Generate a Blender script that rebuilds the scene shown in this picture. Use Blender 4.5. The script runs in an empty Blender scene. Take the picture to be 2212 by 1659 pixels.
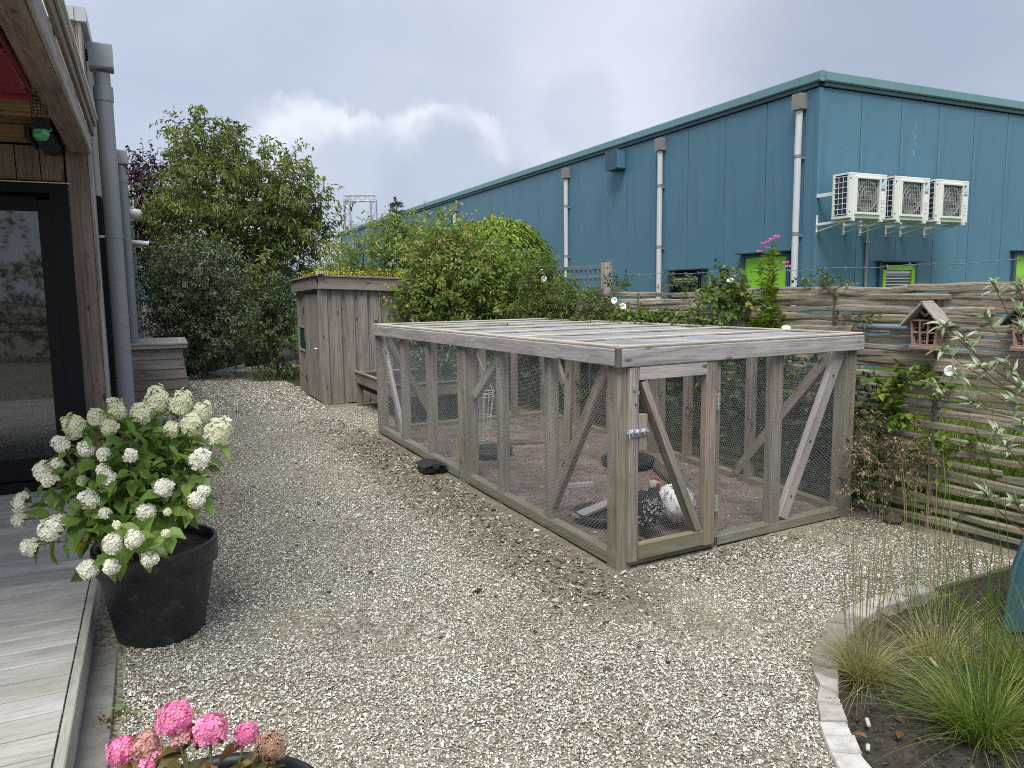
import bpy, math, random
import numpy as np
from mathutils import Matrix, Vector
rng = np.random.default_rng(11)
random.seed(5)
PI = math.pi
scene = bpy.context.scene
C = scene.collection

# ------------------------------------------------------------------ camera
cam_d = bpy.data.cameras.new("camera"); cam = bpy.data.objects.new("camera", cam_d); C.objects.link(cam)
cam_d.sensor_width = 36; cam_d.lens = 36 * 1638.04 / 2212
cam_d.clip_start = 0.05; cam_d.clip_end = 2000
_r = Vector((0.870237, -0.492482, -0.01221)); _u = Vector((0.069856, 0.098828, 0.99265)); _w = Vector((0.487655, 0.864693, -0.120407))
cam.matrix_world = Matrix(((_r.x, _u.x, -_w.x, -2.5739), (_r.y, _u.y, -_w.y, -3.3632), (_r.z, _u.z, -_w.z, 1.6), (0, 0, 0, 1)))
scene.camera = cam

# ------------------------------------------------------------------ node helpers
class N:
    def __init__(s, nt): s.nt = nt; s.n = nt.nodes; s.l = nt.links
    def new(s, t, **k):
        n = s.n.new(t)
        for a, b in k.items(): setattr(n, a, b)
        return n
    def put(s, sock, v):
        if isinstance(v, bpy.types.NodeSocket): s.l.new(v, sock)
        elif v is not None: sock.default_value = v
    def math(s, op, a, b=None, clamp=False):
        n = s.new('ShaderNodeMath', operation=op, use_clamp=clamp); s.put(n.inputs[0], a)
        if b is not None: s.put(n.inputs[1], b)
        return n.outputs[0]
    def vmath(s, op, a, b=None):
        n = s.new('ShaderNodeVectorMath', operation=op); s.put(n.inputs[0], a)
        if b is not None: s.put(n.inputs[1], b)
        return n.outputs['Value'] if op in ('DOT_PRODUCT', 'LENGTH') else n.outputs[0]
    def noise(s, v, scale, detail=4, rough=.55, dist=0.0, col=False):
        n = s.new('ShaderNodeTexNoise'); s.put(n.inputs['Vector'], v); n.inputs['Scale'].default_value = scale
        n.inputs['Detail'].default_value = detail; n.inputs['Roughness'].default_value = rough; n.inputs['Distortion'].default_value = dist
        return n.outputs['Color' if col else 'Fac']
    def voro(s, v, scale, feature='F1', out='Distance', rand=1.0):
        n = s.new('ShaderNodeTexVoronoi', feature=feature); s.put(n.inputs['Vector'], v); n.inputs['Scale'].default_value = scale
        n.inputs['Randomness'].default_value = rand
        return n.outputs[out]
    def ramp(s, f, stops, interp='LINEAR'):
        n = s.new('ShaderNodeValToRGB'); s.put(n.inputs[0], f); cr = n.color_ramp; cr.interpolation = interp
        while len(cr.elements) < len(stops): cr.elements.new(0.5)
        for e, (p, c) in zip(cr.elements, stops):
            e.position = p; e.color = (c, c, c, 1) if isinstance(c, (int, float)) else (*c, 1)
        return n.outputs[0]
    def mix(s, f, a, b, mode='MIX'):
        n = s.new('ShaderNodeMix', data_type='RGBA', blend_type=mode); s.put(n.inputs[0], f)
        for i, v in ((6, a), (7, b)):
            s.put(n.inputs[i], v if isinstance(v, bpy.types.NodeSocket) else (*v, 1))
        return n.outputs[2]
    def scale(s, v, sc, add=None):
        n = s.new('ShaderNodeVectorMath', operation='MULTIPLY'); s.put(n.inputs[0], v); n.inputs[1].default_value = sc
        o = n.outputs[0]
        if add is not None: o = s.vmath('ADD', o, add)
        return o
    def step(s, v, a, b):
        n = s.new('ShaderNodeMapRange', interpolation_type='SMOOTHSTEP'); s.put(n.inputs[0], v)
        n.inputs[1].default_value = a; n.inputs[2].default_value = b
        return n.outputs[0]
    def bump(s, h, strength, dist=.01, normal=None):
        n = s.new('ShaderNodeBump'); n.inputs['Strength'].default_value = strength; n.inputs['Distance'].default_value = dist
        s.put(n.inputs['Height'], h)
        if normal is not None: s.put(n.inputs['Normal'], normal)
        return n.outputs[0]

# ------------------------------------------------------------------ world: Nishita sky behind a broken cloud cover
SUN_EL, SUN_AZ = math.radians(60), math.radians(-140)   # azimuth measured from +Y towards +X
world = bpy.data.worlds.new("World"); scene.world = world; world.use_nodes = True
w = N(world.node_tree); w.n.clear()
tc = w.new('ShaderNodeTexCoord'); D_ = tc.outputs['Generated']
sky = w.new('ShaderNodeTexSky', sky_type='NISHITA'); sky.sun_disc = False
sky.sun_elevation = SUN_EL; sky.sun_rotation = SUN_AZ; sky.air_density = 1.3; sky.dust_density = 1.0
bg1 = w.new('ShaderNodeBackground'); w.l.new(sky.outputs[0], bg1.inputs[0]); bg1.inputs[1].default_value = 0.06
sep = w.new('ShaderNodeSeparateXYZ'); w.l.new(D_, sep.inputs[0])
inv = w.math('DIVIDE', 1.0, w.math('ADD', w.math('MAXIMUM', sep.outputs[2], 0.0), 0.28))
cv = w.new('ShaderNodeVectorMath', operation='SCALE'); w.l.new(D_, cv.inputs[0]); w.l.new(inv, cv.inputs['Scale'])
big = w.noise(cv.outputs[0], 1.15, 8, .58, .35)
fine = w.noise(D_, 5.0, 9, .6, .25)
base_c = w.ramp(w.math('ADD', w.math('MULTIPLY', big, .68), w.math('MULTIPLY', fine, .32)),
                [(0.34, (.32, .38, .51)), (0.44, (.45, .52, .66)), (0.53, (.58, .64, .77)), (0.66, (.80, .83, .90)), (0.80, (.92, .94, .98))])
warp = w.noise(D_, 10.0, 12, .66, .0, col=True)
wv = w.vmath('ADD', D_, w.scale(w.vmath('SUBTRACT', warp, (.5, .5, .5)), (.10, .10, .10)))
def blob(d, r0, r1):
    v = Vector(d).normalized()
    return w.step(w.vmath('LENGTH', w.vmath('SUBTRACT', wv, tuple(v))), r1, r0)
col = base_c
# large soft light and dark fields of the cloud deck
col = w.mix(w.math('MULTIPLY', blob((0.60, 0.73, 0.36), .05, .40), .75), col, (.86, .88, .94))
col = w.mix(w.math('MULTIPLY', blob((0.79, 0.55, 0.26), .05, .34), .85), col, (.36, .42, .55))
col = w.mix(w.math('MULTIPLY', blob((0.44, 0.80, 0.36), .05, .26), .45), col, (.50, .57, .69))
col = w.mix(w.math('MULTIPLY', blob((0.10, 0.95, 0.25), .05, .36), .7), col, (.50, .57, .72))
# low bank of grey under the cumulus heads
low = w.step(sep.outputs[2], .20, .06)
col = w.mix(w.math('MULTIPLY', low, .6), col, (.48, .55, .69))
for d, r, c, k in [((0.33, 0.925, 0.19), .20, (.50, .57, .70), .5),
                   ((0.240, 0.955, 0.160), .075, (.70, .75, .87), .8), ((0.262, 0.948, 0.178), .062, (.86, .89, .96), .85), ((0.300, 0.94, 0.182), .050, (.93, .95, 1.0), .85), ((0.325, 0.93, 0.160), .050, (.78, .82, .91), .8),
                   ((0.390, 0.908, 0.184), .050, (.93, .95, 1.0), .85), ((0.425, 0.890, 0.170), .060, (.86, .89, .96), .8), ((0.455, 0.875, 0.182), .042, (.95, .965, 1.0), .85), ((0.42, 0.895, 0.150), .070, (.70, .75, .86), .7),
                   ((0.30, 0.945, 0.115), .10, (.50, .57, .71), .85), ((0.43, 0.89, 0.115), .11, (.46, .53, .67), .85),
                   ((0.555, 0.801, 0.215), .060, (.48, .54, .66), .35)]:
    col = w.mix(w.math('MULTIPLY', blob(d, r * .62, r * 1.12), k), col, c)
bg2 = w.new('ShaderNodeBackground'); w.l.new(col, bg2.inputs[0]); bg2.inputs[1].default_value = 0.365
mx = w.new('ShaderNodeMixShader'); mx.inputs[0].default_value = .94
w.l.new(bg1.outputs[0], mx.inputs[1]); w.l.new(bg2.outputs[0], mx.inputs[2])
out = w.new('ShaderNodeOutputWorld'); w.l.new(mx.outputs[0], out.inputs[0])
world.cycles.sampling_method = 'MANUAL'; world.cycles.sample_map_resolution = 512

sun_d = bpy.data.lights.new("sun", 'SUN'); sun_d.energy = 1.5; sun_d.angle = math.radians(32); sun_d.color = (1, .96, .9)
sun = bpy.data.objects.new("sun", sun_d); C.objects.link(sun)
sd = Vector((math.sin(SUN_AZ) * math.cos(SUN_EL), math.cos(SUN_AZ) * math.cos(SUN_EL), math.sin(SUN_EL)))
sun.rotation_euler = (-sd).to_track_quat('-Z', 'Y').to_euler(); sun.location = (0, 0, 30)
scene.view_settings.view_transform = 'Standard'; scene.view_settings.look = 'None'
scene.view_settings.gamma = 1; scene.view_settings.use_curve_mapping = False; scene.view_settings.exposure = 1.56
scene.render.engine = 'CYCLES'
scene.cycles.max_bounces = 6; scene.cycles.diffuse_bounces = 3; scene.cycles.glossy_bounces = 3
scene.cycles.transmission_bounces = 4; scene.cycles.transparent_max_bounces = 8
scene.cycles.use_denoising = False
scene.cycles.pixel_filter_type = 'BLACKMAN_HARRIS'; scene.cycles.filter_width = 1.0

# ------------------------------------------------------------------ materials
def mat(name):
    m = bpy.data.materials.new(name); m.use_nodes = True; k = N(m.node_tree)
    b = m.node_tree.nodes['Principled BSDF']; return m, k, b
def plain(name, c, rough=.6, metal=0, var=.12, scale=6, bump=0, spec=.5, dirt=None):
    m, k, b = mat(name); t = k.new('ShaderNodeTexCoord').outputs['Object']
    n = k.noise(t, scale, 6, .6)
    f = k.ramp(n, [(.3, 1 - var), (.7, 1 + var)])
    col = k.mix(1, c, f, 'MULTIPLY')
    if dirt: col = k.mix(k.step(k.noise(t, scale * 1.7, 8, .7, .5), dirt[1], dirt[1] + .18), col, dirt[0])
    k.put(b.inputs['Base Color'], col); b.inputs['Roughness'].default_value = rough; b.inputs['Metallic'].default_value = metal
    b.inputs['Specular IOR Level'].default_value = spec
    if bump: k.put(b.inputs['Normal'], k.bump(k.noise(t, scale * 12, 5, .6), bump, .004))
    return m
def wood(name, dark, light, warm, moss=0.0, gx=1.3, gy=16, contrast=1.0, knots=True, rough=.85, mossh=.5, bump=.35):
    m, k, b = mat(name); t = k.new('ShaderNodeTexCoord').outputs['Object']
    oi = k.new('ShaderNodeObjectInfo').outputs['Random']
    cx = k.new('ShaderNodeCombineXYZ'); k.l.new(k.math('MULTIPLY', oi, 37.), cx.inputs[0]); k.l.new(k.math('MULTIPLY', oi, 91.), cx.inputs[1])
    t = k.vmath('ADD', t, cx.outputs[0])
    g1 = k.noise(k.scale(t, (gx, gy, gy)), 1, 6, .6, .6)
    g2 = k.noise(k.scale(t, (gx * 3, gy * 7, gy * 7)), 1, 4, .6)
    cl = k.noise(t, 2.2, 5, .6)
    col = k.ramp(g1, [(.32, dark), (.68, light)])
    col = k.mix(k.math('MULTIPLY', k.step(k.math('ADD', k.math('MULTIPLY', oi, .5), k.math('MULTIPLY', cl, .7)), .35, .85), .8), col, warm)
    col = k.mix(contrast, col, k.ramp(g2, [(.25, .5), (.5, 1.0), (.8, 1.2)]), 'MULTIPLY')
    ck = k.noise(k.scale(t, (gx * .9, gy * 2.6, gy * 2.6)), 1, 5, .65, .4); ck = k.math('ABSOLUTE', k.math('SUBTRACT', ck, .47))
    col = k.mix(k.math('MULTIPLY', k.step(ck, .022, .004), .6 * contrast), col, tuple(x * .4 for x in dark))
    col = k.mix(1, col, k.ramp(cl, [(.25, .78), (.75, 1.16)]), 'MULTIPLY')
    if knots:
        v = k.voro(k.scale(t, (3.1, 9, 9)), 1)
        col = k.mix(k.step(v, .16, .05), col, tuple(x * .35 for x in dark))
    if moss > 0:
        pz = k.new('ShaderNodeSeparateXYZ'); k.l.new(k.new('ShaderNodeNewGeometry').outputs['Position'], pz.inputs[0])
        hz = k.step(pz.outputs[2], 1.3, 0.0)
        mn = k.noise(k.scale(t, (3, 9, 9)), 1.0, 7, .65)
        f = k.math('MULTIPLY', k.step(k.math('ADD', mn, k.math('MULTIPLY', hz, mossh)), .62, .95), moss * .8)
        col = k.mix(f, col, (.155, .15, .085))
    k.put(b.inputs['Base Color'], col); b.inputs['Roughness'].default_value = rough; b.inputs['Specular IOR Level'].default_value = .25
    k.put(b.inputs['Normal'], k.bump(k.math('ADD', g2, k.math('MULTIPLY', g1, .6)), bump, .004))
    return m
def leafm(name, stops, rough=.5, trans=.3, spec=.35, var=True):
    m, k, b = mat(name)
    a = k.new('ShaderNodeAttribute', attribute_name='rnd').outputs['Fac']
    col = k.ramp(a, stops)
    if var:
        oi = k.new('ShaderNodeObjectInfo').outputs['Random']
        hs = k.new('ShaderNodeHueSaturation'); k.put(hs.inputs['Color'], col)
        k.put(hs.inputs['Value'], k.math('ADD', k.math('MULTIPLY', oi, .3), .85)); col = hs.outputs[0]
    k.put(b.inputs['Base Color'], col); b.inputs['Roughness'].default_value = rough; b.inputs['Specular IOR Level'].default_value = spec
    if trans:
        tr = k.new('ShaderNodeBsdfTranslucent'); k.put(tr.inputs['Color'], k.mix(1, col, (1.3, 1.35, .75), 'MULTIPLY'))
        ms = k.new('ShaderNodeMixShader'); ms.inputs[0].default_value = trans
        k.l.new(b.outputs[0], ms.inputs[1]); k.l.new(tr.outputs[0], ms.inputs[2])
        k.l.new(ms.outputs[0], m.node_tree.nodes['Material Output'].inputs[0])
    return m
def attrm(name, stops, rough=.8, spec=.3, interp='LINEAR'):
    m, k, b = mat(name); a = k.new('ShaderNodeAttribute', attribute_name='rnd').outputs['Fac']
    k.put(b.inputs['Base Color'], k.ramp(a, stops, interp)); b.inputs['Roughness'].default_value = rough; b.inputs['Specular IOR Level'].default_value = spec
    return m

W_CAGE = wood('weathered cage timber', (.19, .16, .14), (.40, .36, .325), (.32, .245, .20), moss=.5)
W_CAGEG = wood('mossy cage timber', (.18, .16, .125), (.35, .33, .28), (.27, .225, .17), moss=.95, mossh=.34)
W_PALE = wood('pale bleached batten', (.42, .39, .34), (.62, .585, .51), (.50, .45, .36), knots=False, contrast=.5)
W_GREY = wood('silver grey timber', (.29, .27, .265), (.50, .475, .465), (.40, .345, .315), contrast=.8)
W_SHED = wood('brown weathered boards', (.18, .165, .155), (.38, .355, .335), (.28, .225, .195), moss=.35, gx=.9)
W_SHEDG = wood('shed roof boards', (.20, .175, .155), (.33, .30, .275), (.26, .20, .17), gx=.9)
W_HOUSE = wood('brown grey cladding', (.17, .13, .105), (.30, .235, .195), (.24, .165, .12), gx=.6, gy=9, knots=True)
W_HOUSEG = wood('silvered cladding', (.30, .275, .26), (.46, .43, .41), (.40, .34, .31), gx=.6, gy=9)
W_SOFFIT = wood('soffit boards', (.20, .125, .06), (.34, .22, .11), (.32, .19, .09), gx=.6, gy=9, rough=.6)
W_DECK = wood('grey deck boards', (.40, .395, .375), (.62, .61, .585), (.36, .36, .30), gx=1.6, gy=8, knots=True, contrast=.5, bump=.2)
W_LOG = wood('split log wood', (.15, .125, .09), (.54, .49, .40), (.30, .245, .165), moss=.6, gx=1.6, gy=22, contrast=1.0, mossh=.55, bump=.8)
W_STAKE = wood('dark stake bark', (.08, .07, .055), (.22, .20, .17), (.14, .12, .09), moss=.3, bump=.6)
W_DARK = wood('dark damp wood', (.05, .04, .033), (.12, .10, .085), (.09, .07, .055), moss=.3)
BARK = wood('tree bark', (.06, .05, .042), (.15, .13, .11), (.11, .10, .07), gx=6, gy=14, knots=False, bump=.8)
M_BLACK = plain('black painted frame', (.006, .006, .008), .5, spec=.25)
M_POT = plain('black plastic pot', (.016, .018, .022), .45, var=.35, scale=9, bump=.25, dirt=((.085, .085, .08), .54))
M_BLKPL = plain('black rubber', (.020, .021, .024), .5, var=.3)
M_FANRING = plain('olive fan ring', (.27, .27, .235), .6)
M_STEEL = plain('galvanised steel', (.55, .58, .60), .35, .75, var=.2, scale=40)
M_WIRE = plain('galvanised wire', (.36, .37, .38), .5, .2)
M_WIRER = plain('weathered roof netting wire', (.55, .56, .58), .5, .2)
M_WHITEWIRE = plain('white coated wire', (.80, .82, .82), .4)
M_PIPE = plain('grey plastic pipe', (.25, .27, .29), .4, var=.05)
M_PIPEW = plain('pale grey pipe', (.58, .585, .61), .5, var=.06, scale=3, dirt=((.44, .44, .43), .64))
M_HOPPER = plain('stone grey hopper', (.24, .23, .215), .6, var=.1)
M_ACW = plain('cream casing', (.74, .75, .70), .45, var=.05, dirt=((.55, .56, .50), .66))
M_ACD = plain('dark heat exchanger', (.035, .05, .085), .4, .3)
M_ACG = plain('grey fan guard', (.42, .43, .38), .5, var=.1)
M_ACF = plain('dark fan', (.16, .165, .15), .5)
M_LABEL = plain('light blue badge', (.42, .66, .80), .4)
M_LOGO = plain('dark blue logo', (.02, .11, .22), .4)
M_CAPW = plain('pale metal trim', (.66, .68, .68), .4, var=.04)
M_CAPG = plain('grey metal cap', (.42, .45, .45), .4, var=.04)
M_RED = plain('red fabric', (.17, .006, .018), .85, var=.2, bump=.3)
M_GREENW = plain('lime green panel', (.28, .62, .04), .45, var=.05)
M_GREENP = plain('dark green pane', (.015, .06, .045), .3)
M_STONE = plain('pale kerb stone', (.40, .37, .34), .85, var=.25, scale=14, bump=.5, dirt=((.16, .15, .13), .56))
M_CONC = plain('dark concrete strip', (.17, .165, .15), .9, var=.3, scale=9, bump=.4, dirt=((.08, .085, .05), .58))
M_TEAL = plain('faded teal plastic', (.045, .115, .145), .4, var=.1, dirt=((.10, .22, .25), .6))
M_GATE = plain('blue grey painted metal', (.17, .21, .25), .5, var=.15, dirt=((.12, .12, .11), .62))
M_WHITE = plain('white plastic', (.8, .8, .78), .4)
M_GREENG = plain('green glass', (.03, .30, .10), .12, spec=.8)
M_REDC = plain('red comb skin', (.50, .02, .02), .5, bump=.3, scale=20)
M_BEAK = plain('horn beak', (.40, .30, .16), .4)
M_EYE = plain('dark eye', (.02, .012, .01), .1)
M_LEGY = plain('grey leg scales', (.22, .21, .18), .6)
M_ROPE = plain('rusty chain', (.20, .13, .09), .7)

def hall_mat():
    m, k, b = mat('blue sheet cladding'); t = k.new('ShaderNodeTexCoord').outputs['Object']
    s = k.new('ShaderNodeSeparateXYZ'); k.l.new(t, s.inputs[0])
    rib = k.math('SINE', k.math('MULTIPLY', s.outputs[0], 2 * PI / .05))
    n = k.noise(k.scale(t, (1.2, 1.2, .35)), 1.5, 6, .6); n2 = k.noise(k.scale(t, (12, 12, .8)), 1, 5, .7)
    oi = k.new('ShaderNodeObjectInfo').outputs['Random']
    col = k.mix(k.ramp(n, [(.3, 0), (.7, 1)]), (.075, .180, .262), (.100, .222, .305))
    col = k.mix(k.math('MULTIPLY', oi, .35), col, (.085, .190, .262))
    col = k.mix(k.step(n2, .60, .82), col, (.17, .29, .35)); n3 = k.noise(k.scale(t, (7, 7, .5)), 1, 6, .7); col = k.mix(k.math('MULTIPLY', k.step(n3, .52, .75), .45), col, (.055, .135, .19))
    col = k.mix(k.math('MULTIPLY', k.step(rib, .4, 1.0), .22), col, (.060, .150, .21))
    k.put(b.inputs['Base Color'], col); b.inputs['Roughness'].default_value = .45; b.inputs['Specular IOR Level'].default_value = .4
    k.put(b.inputs['Normal'], k.bump(k.math('ADD', rib, k.math('MULTIPLY', k.noise(t, 180, 2), .6)), .18, .003))
    return m
M_HALL = hall_mat()
M_HALLT = plain('blue green roof trim', (.15, .27, .30), .45, var=.08)
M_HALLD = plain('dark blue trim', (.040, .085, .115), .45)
def glass_mat(name='window glass', rough=.03, tint=(.75, .8, .8)):
    m, k, b = mat(name); g = k.new('ShaderNodeBsdfGlossy'); g.inputs['Roughness'].default_value = rough
    t = k.new('ShaderNodeBsdfTransparent'); t.inputs[0].default_value = (*tint, 1)
    f = k.new('ShaderNodeFresnel'); f.inputs[0].default_value = 1.6
    ms = k.new('ShaderNodeMixShader'); k.l.new(k.math('ADD', k.math('MULTIPLY', f.outputs[0], 1.1), .03), ms.inputs[0])
    k.l.new(t.outputs[0], ms.inputs[1]); k.l.new(g.outputs[0], ms.inputs[2])
    k.l.new(ms.outputs[0], m.node_tree.nodes['Material Output'].inputs[0]); return m
M_GLASS = glass_mat()
M_CURT = plain('grey curtain', (.05, .052, .058), .9, var=.15)
M_ROOM = plain('dark room', (.02, .02, .02), .9)
M_SEDUM = leafm('sedum', [(0, (.10, .13, .03)), (.4, (.22, .24, .04)), (.7, (.45, .38, .03)), (1, (.62, .50, .05))], trans=.1)

# ------------------------------------------------------------------ mesh tools
def npmesh(name, V, F, m=None, rnd=None, smooth=False):
    """V (n,3); F: list of int arrays (k, sides)"""
    F = [np.asarray(f, dtype=np.int32) for f in F if len(f)]
    me = bpy.data.meshes.new(name); V = np.asarray(V, dtype=np.float32)
    me.vertices.add(len(V)); me.vertices.foreach_set('co', V.ravel())
    nl = sum(f.size for f in F); nf = sum(len(f) for f in F)
    me.loops.add(nl); me.loops.foreach_set('vertex_index', np.concatenate([f.ravel() for f in F]))
    tot = np.concatenate([np.full(len(f), f.shape[1], np.int32) for f in F]); st = np.concatenate([[0], np.cumsum(tot)[:-1]]).astype(np.int32)
    me.polygons.add(nf); me.polygons.foreach_set('loop_start', st)
    if rnd is not None:
        a = me.attributes.new('rnd', 'FLOAT', 'POINT'); a.data.foreach_set('value', np.asarray(rnd, dtype=np.float32))
    me.update(calc_edges=True)
    me.polygons.foreach_set('use_smooth', np.full(nf, bool(smooth)))
    if m is not None: me.materials.append(m)
    return me
class G:
    """collects shapes for one mesh"""
    def __init__(s): s.V = []; s.F = {}; s.n = 0; s.R = []
    def add(s, V, F, r=0.5):
        V = np.asarray(V, float)
        for f in F:
            f = np.asarray(f, dtype=np.int64)
            if len(f): s.F.setdefault(f.shape[1], []).append(f + s.n)
        s.V.append(V); s.n += len(V); s.R.append(np.full(len(V), r) if np.isscalar(r) else r); return s
    def box(s, c, d, M=None, ch=0.0):
        x, y, z = [v / 2 for v in d]
        if ch <= 0:
            V = np.array([[a * x, b * y, e * z] for e in (-1, 1) for b in (-1, 1) for a in (-1, 1)])
            F = [[[0, 2, 3, 1], [4, 5, 7, 6], [0, 1, 5, 4], [2, 6, 7, 3], [0, 4, 6, 2], [1, 3, 7, 5]]]
            if M is not None: V = V @ np.array(M.to_3x3()).T
            return s.add(V + np.array(c), F)
        V, F = chbox(d[0], d[1], d[2], ch)
        if M is not None: V = V @ np.array(M.to_3x3()).T
        return s.add(V + np.array(c), F)
    def tube(s, P, r, n=6, cap=True):
        V, F = tube(P, r, n, cap); return s.add(V, F)
    def beam(s, p0, p1, w_, h_, up=(0, 0, 1), ch=.003):
        M = frame(p0, p1, up); L = (Vector(p1) - Vector(p0)).length
        V, F = chbox(L, w_, h_, ch); V = V @ np.array(M.to_3x3()).T + np.array(M.translation); return s.add(V, F)
    def mesh(s, name, m, smooth=False, rnd=False):
        return npmesh(name, np.concatenate(s.V), [np.concatenate(v) for v in s.F.values()], m, np.concatenate(s.R) if rnd else None, smooth)
def chbox(L, w_, h_, ch):
    ch = min(ch, w_ * .35, h_ * .35); a, b = w_ / 2, h_ / 2
    sec = [(-a + ch, -b), (a - ch, -b), (a, -b + ch), (a, b - ch), (a - ch, b), (-a + ch, b), (-a, b - ch), (-a, -b + ch)]
    V = np.array([(x, y, z) for x in (-L / 2, L / 2) for y, z in sec])
    return V, [[[i, (i + 1) % 8, (i + 1) % 8 + 8, i + 8] for i in range(8)], [list(range(7, -1, -1)), list(range(8, 16))]]
def tube(P, r, n=6, cap=True):
    P = np.asarray(P, float); k = len(P); r = np.broadcast_to(np.asarray(r, float), (k,))
    T = np.gradient(P, axis=0); T /= np.linalg.norm(T, axis=1)[:, None] + 1e-12
    a = np.array([0, 0, 1.]) if abs(T[0, 2]) < .9 else np.array([1., 0, 0])
    V = []
    for i in range(k):
        u = np.cross(T[i], a); u /= np.linalg.norm(u) + 1e-12; v = np.cross(T[i], u)
        th = np.arange(n) * 2 * PI / n
        V.append(P[i] + r[i] * (np.cos(th)[:, None] * u + np.sin(th)[:, None] * v))
    V = np.concatenate(V)
    F4 = [[i * n + j, i * n + (j + 1) % n, (i + 1) * n + (j + 1) % n, (i + 1) * n + j] for i in range(k - 1) for j in range(n)]
    F = [F4]
    if cap and n > 2:   # caps get their own vertices so that smooth sides stay evenly shaded
        V = np.concatenate([V, V[:n], V[-n:]]); F.append([list(range(k * n + n - 1, k * n - 1, -1)), list(range(k * n + n, k * n + 2 * n))])
    return V, F
def lathe(prof, n=32):
    V = np.array([(r * math.cos(2 * PI * j / n), r * math.sin(2 * PI * j / n), z) for r, z in prof for j in range(n)])
    k = len(prof)
    return V, [[[i * n + j, i * n + (j + 1) % n, (i + 1) * n + (j + 1) % n, (i + 1) * n + j] for i in range(k - 1) for j in range(n)]]
def frame(p0, p1, up=(0, 0, 1)):
    p0, p1 = Vector(p0), Vector(p1); x = (p1 - p0).normalized(); z = Vector(up); z = (z - x * z.dot(x))
    if z.length < 1e-4: z = Vector((0, 1, 0)); z = z - x * z.dot(x)
    z.normalize(); y = z.cross(x)
    M = Matrix((x, y, z)).transposed().to_4x4(); M.translation = (p0 + p1) / 2; return M

# ------------------------------------------------------------------ object tools
LM = {}
def tag(o, label=None, cat=None, group=None, kind=None):
    if label: o['label'] = label
    if cat: o['category'] = cat
    if group: o['group'] = group
    if kind: o['kind'] = kind
    return o
def thing(name, label, cat, loc=(0, 0, 0), rz=0, group=None):
    o = bpy.data.objects.new(name, None); C.objects.link(o); o.location = loc; o.rotation_euler = (0, 0, rz)
    o.empty_display_size = .2; LM[o.name] = Matrix(); return tag(o, label, cat, group)
def add(name, me, parent=None, M=None, **k):
    o = bpy.data.objects.new(name, me); C.objects.link(o); M = M or Matrix()
    if parent is not None:
        o.parent = parent; o.matrix_basis = LM[parent.name].inverted() @ M; LM[o.name] = M
    else:
        o.matrix_basis = M; LM[o.name] = Matrix()
    return tag(o, **k)
_bc = {}
def beam(name, p0, p1, w_, h_, m, parent, up=(0, 0, 1), ch=.003, **k):
    L = (Vector(p1) - Vector(p0)).length; key = (round(L, 3), round(w_, 4), round(h_, 4), m.name, ch)
    if key not in _bc:
        V, F = chbox(L, w_, h_, ch); _bc[key] = npmesh(name, V, F, m)
    return add(name, _bc[key], parent, frame(p0, p1, up), **k)
def T(x, y, z, rz=0): return Matrix.Translation((x, y, z)) @ Matrix.Rotation(rz, 4, 'Z')
def copy_tree(o, parent=None):
    c = o.copy(); C.objects.link(c); LM[c.name] = LM[o.name]
    if parent is not None: c.parent = parent
    for ch in list(o.children): copy_tree(ch, c)
    return c
def zg(x, y): return np.clip(np.asarray(y, float), 0, 4) * .0425
def zgf(x, y): return float(zg(x, y))
def unit(v): return v / (np.linalg.norm(v, axis=-1, keepdims=True) + 1e-9)

# ------------------------------------------------------------------ foliage tools
def leafgeo(P, D, Nn, L, Wd, fold=.18, curl=.12, hexa=False):
    """leaf blades at base P along D, facing Nn. 4-vertex folded rhomb or 8-vertex pointed oval"""
    n = len(P); D = unit(D); Nn = unit(Nn - D * np.sum(Nn * D, 1)[:, None]); S = np.cross(D, Nn); L = L[:, None]; Wd = Wd[:, None]
    if not hexa:
        V = np.stack([P, P + D * L * .45 + S * Wd / 2 + Nn * Wd * fold, P + D * L - Nn * L * curl, P + D * L * .45 - S * Wd / 2 + Nn * Wd * fold], 1)
        i = np.arange(n)[:, None] * 4
        return V.reshape(-1, 3), np.concatenate([i + [0, 1, 2], i + [0, 2, 3]]), 4
    q = [P, P + D * L * .25 + S * Wd * .40 + Nn * Wd * fold, P + D * L * .55 + S * Wd * .5 + Nn * (Wd * fold - L * curl * .25), P + D * L * .82 + S * Wd * .22 + Nn * (Wd * fold * .4 - L * curl * .6),
         P + D * L - Nn * L * curl, P + D * L * .82 - S * Wd * .22 + Nn * (Wd * fold * .4 - L * curl * .6), P + D * L * .55 - S * Wd * .5 + Nn * (Wd * fold - L * curl * .25), P + D * L * .25 - S * Wd * .40 + Nn * Wd * fold,
         P + D * L * .5 - Nn * L * curl * .22]
    V = np.stack(q, 1); i = np.arange(n)[:, None] * 9
    return V.reshape(-1, 3), np.concatenate([i + list(t) for t in ((0, 1, 8), (1, 2, 8), (2, 3, 8), (3, 4, 8), (4, 5, 8), (5, 6, 8), (6, 7, 8), (7, 0, 8))]), 9
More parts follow.
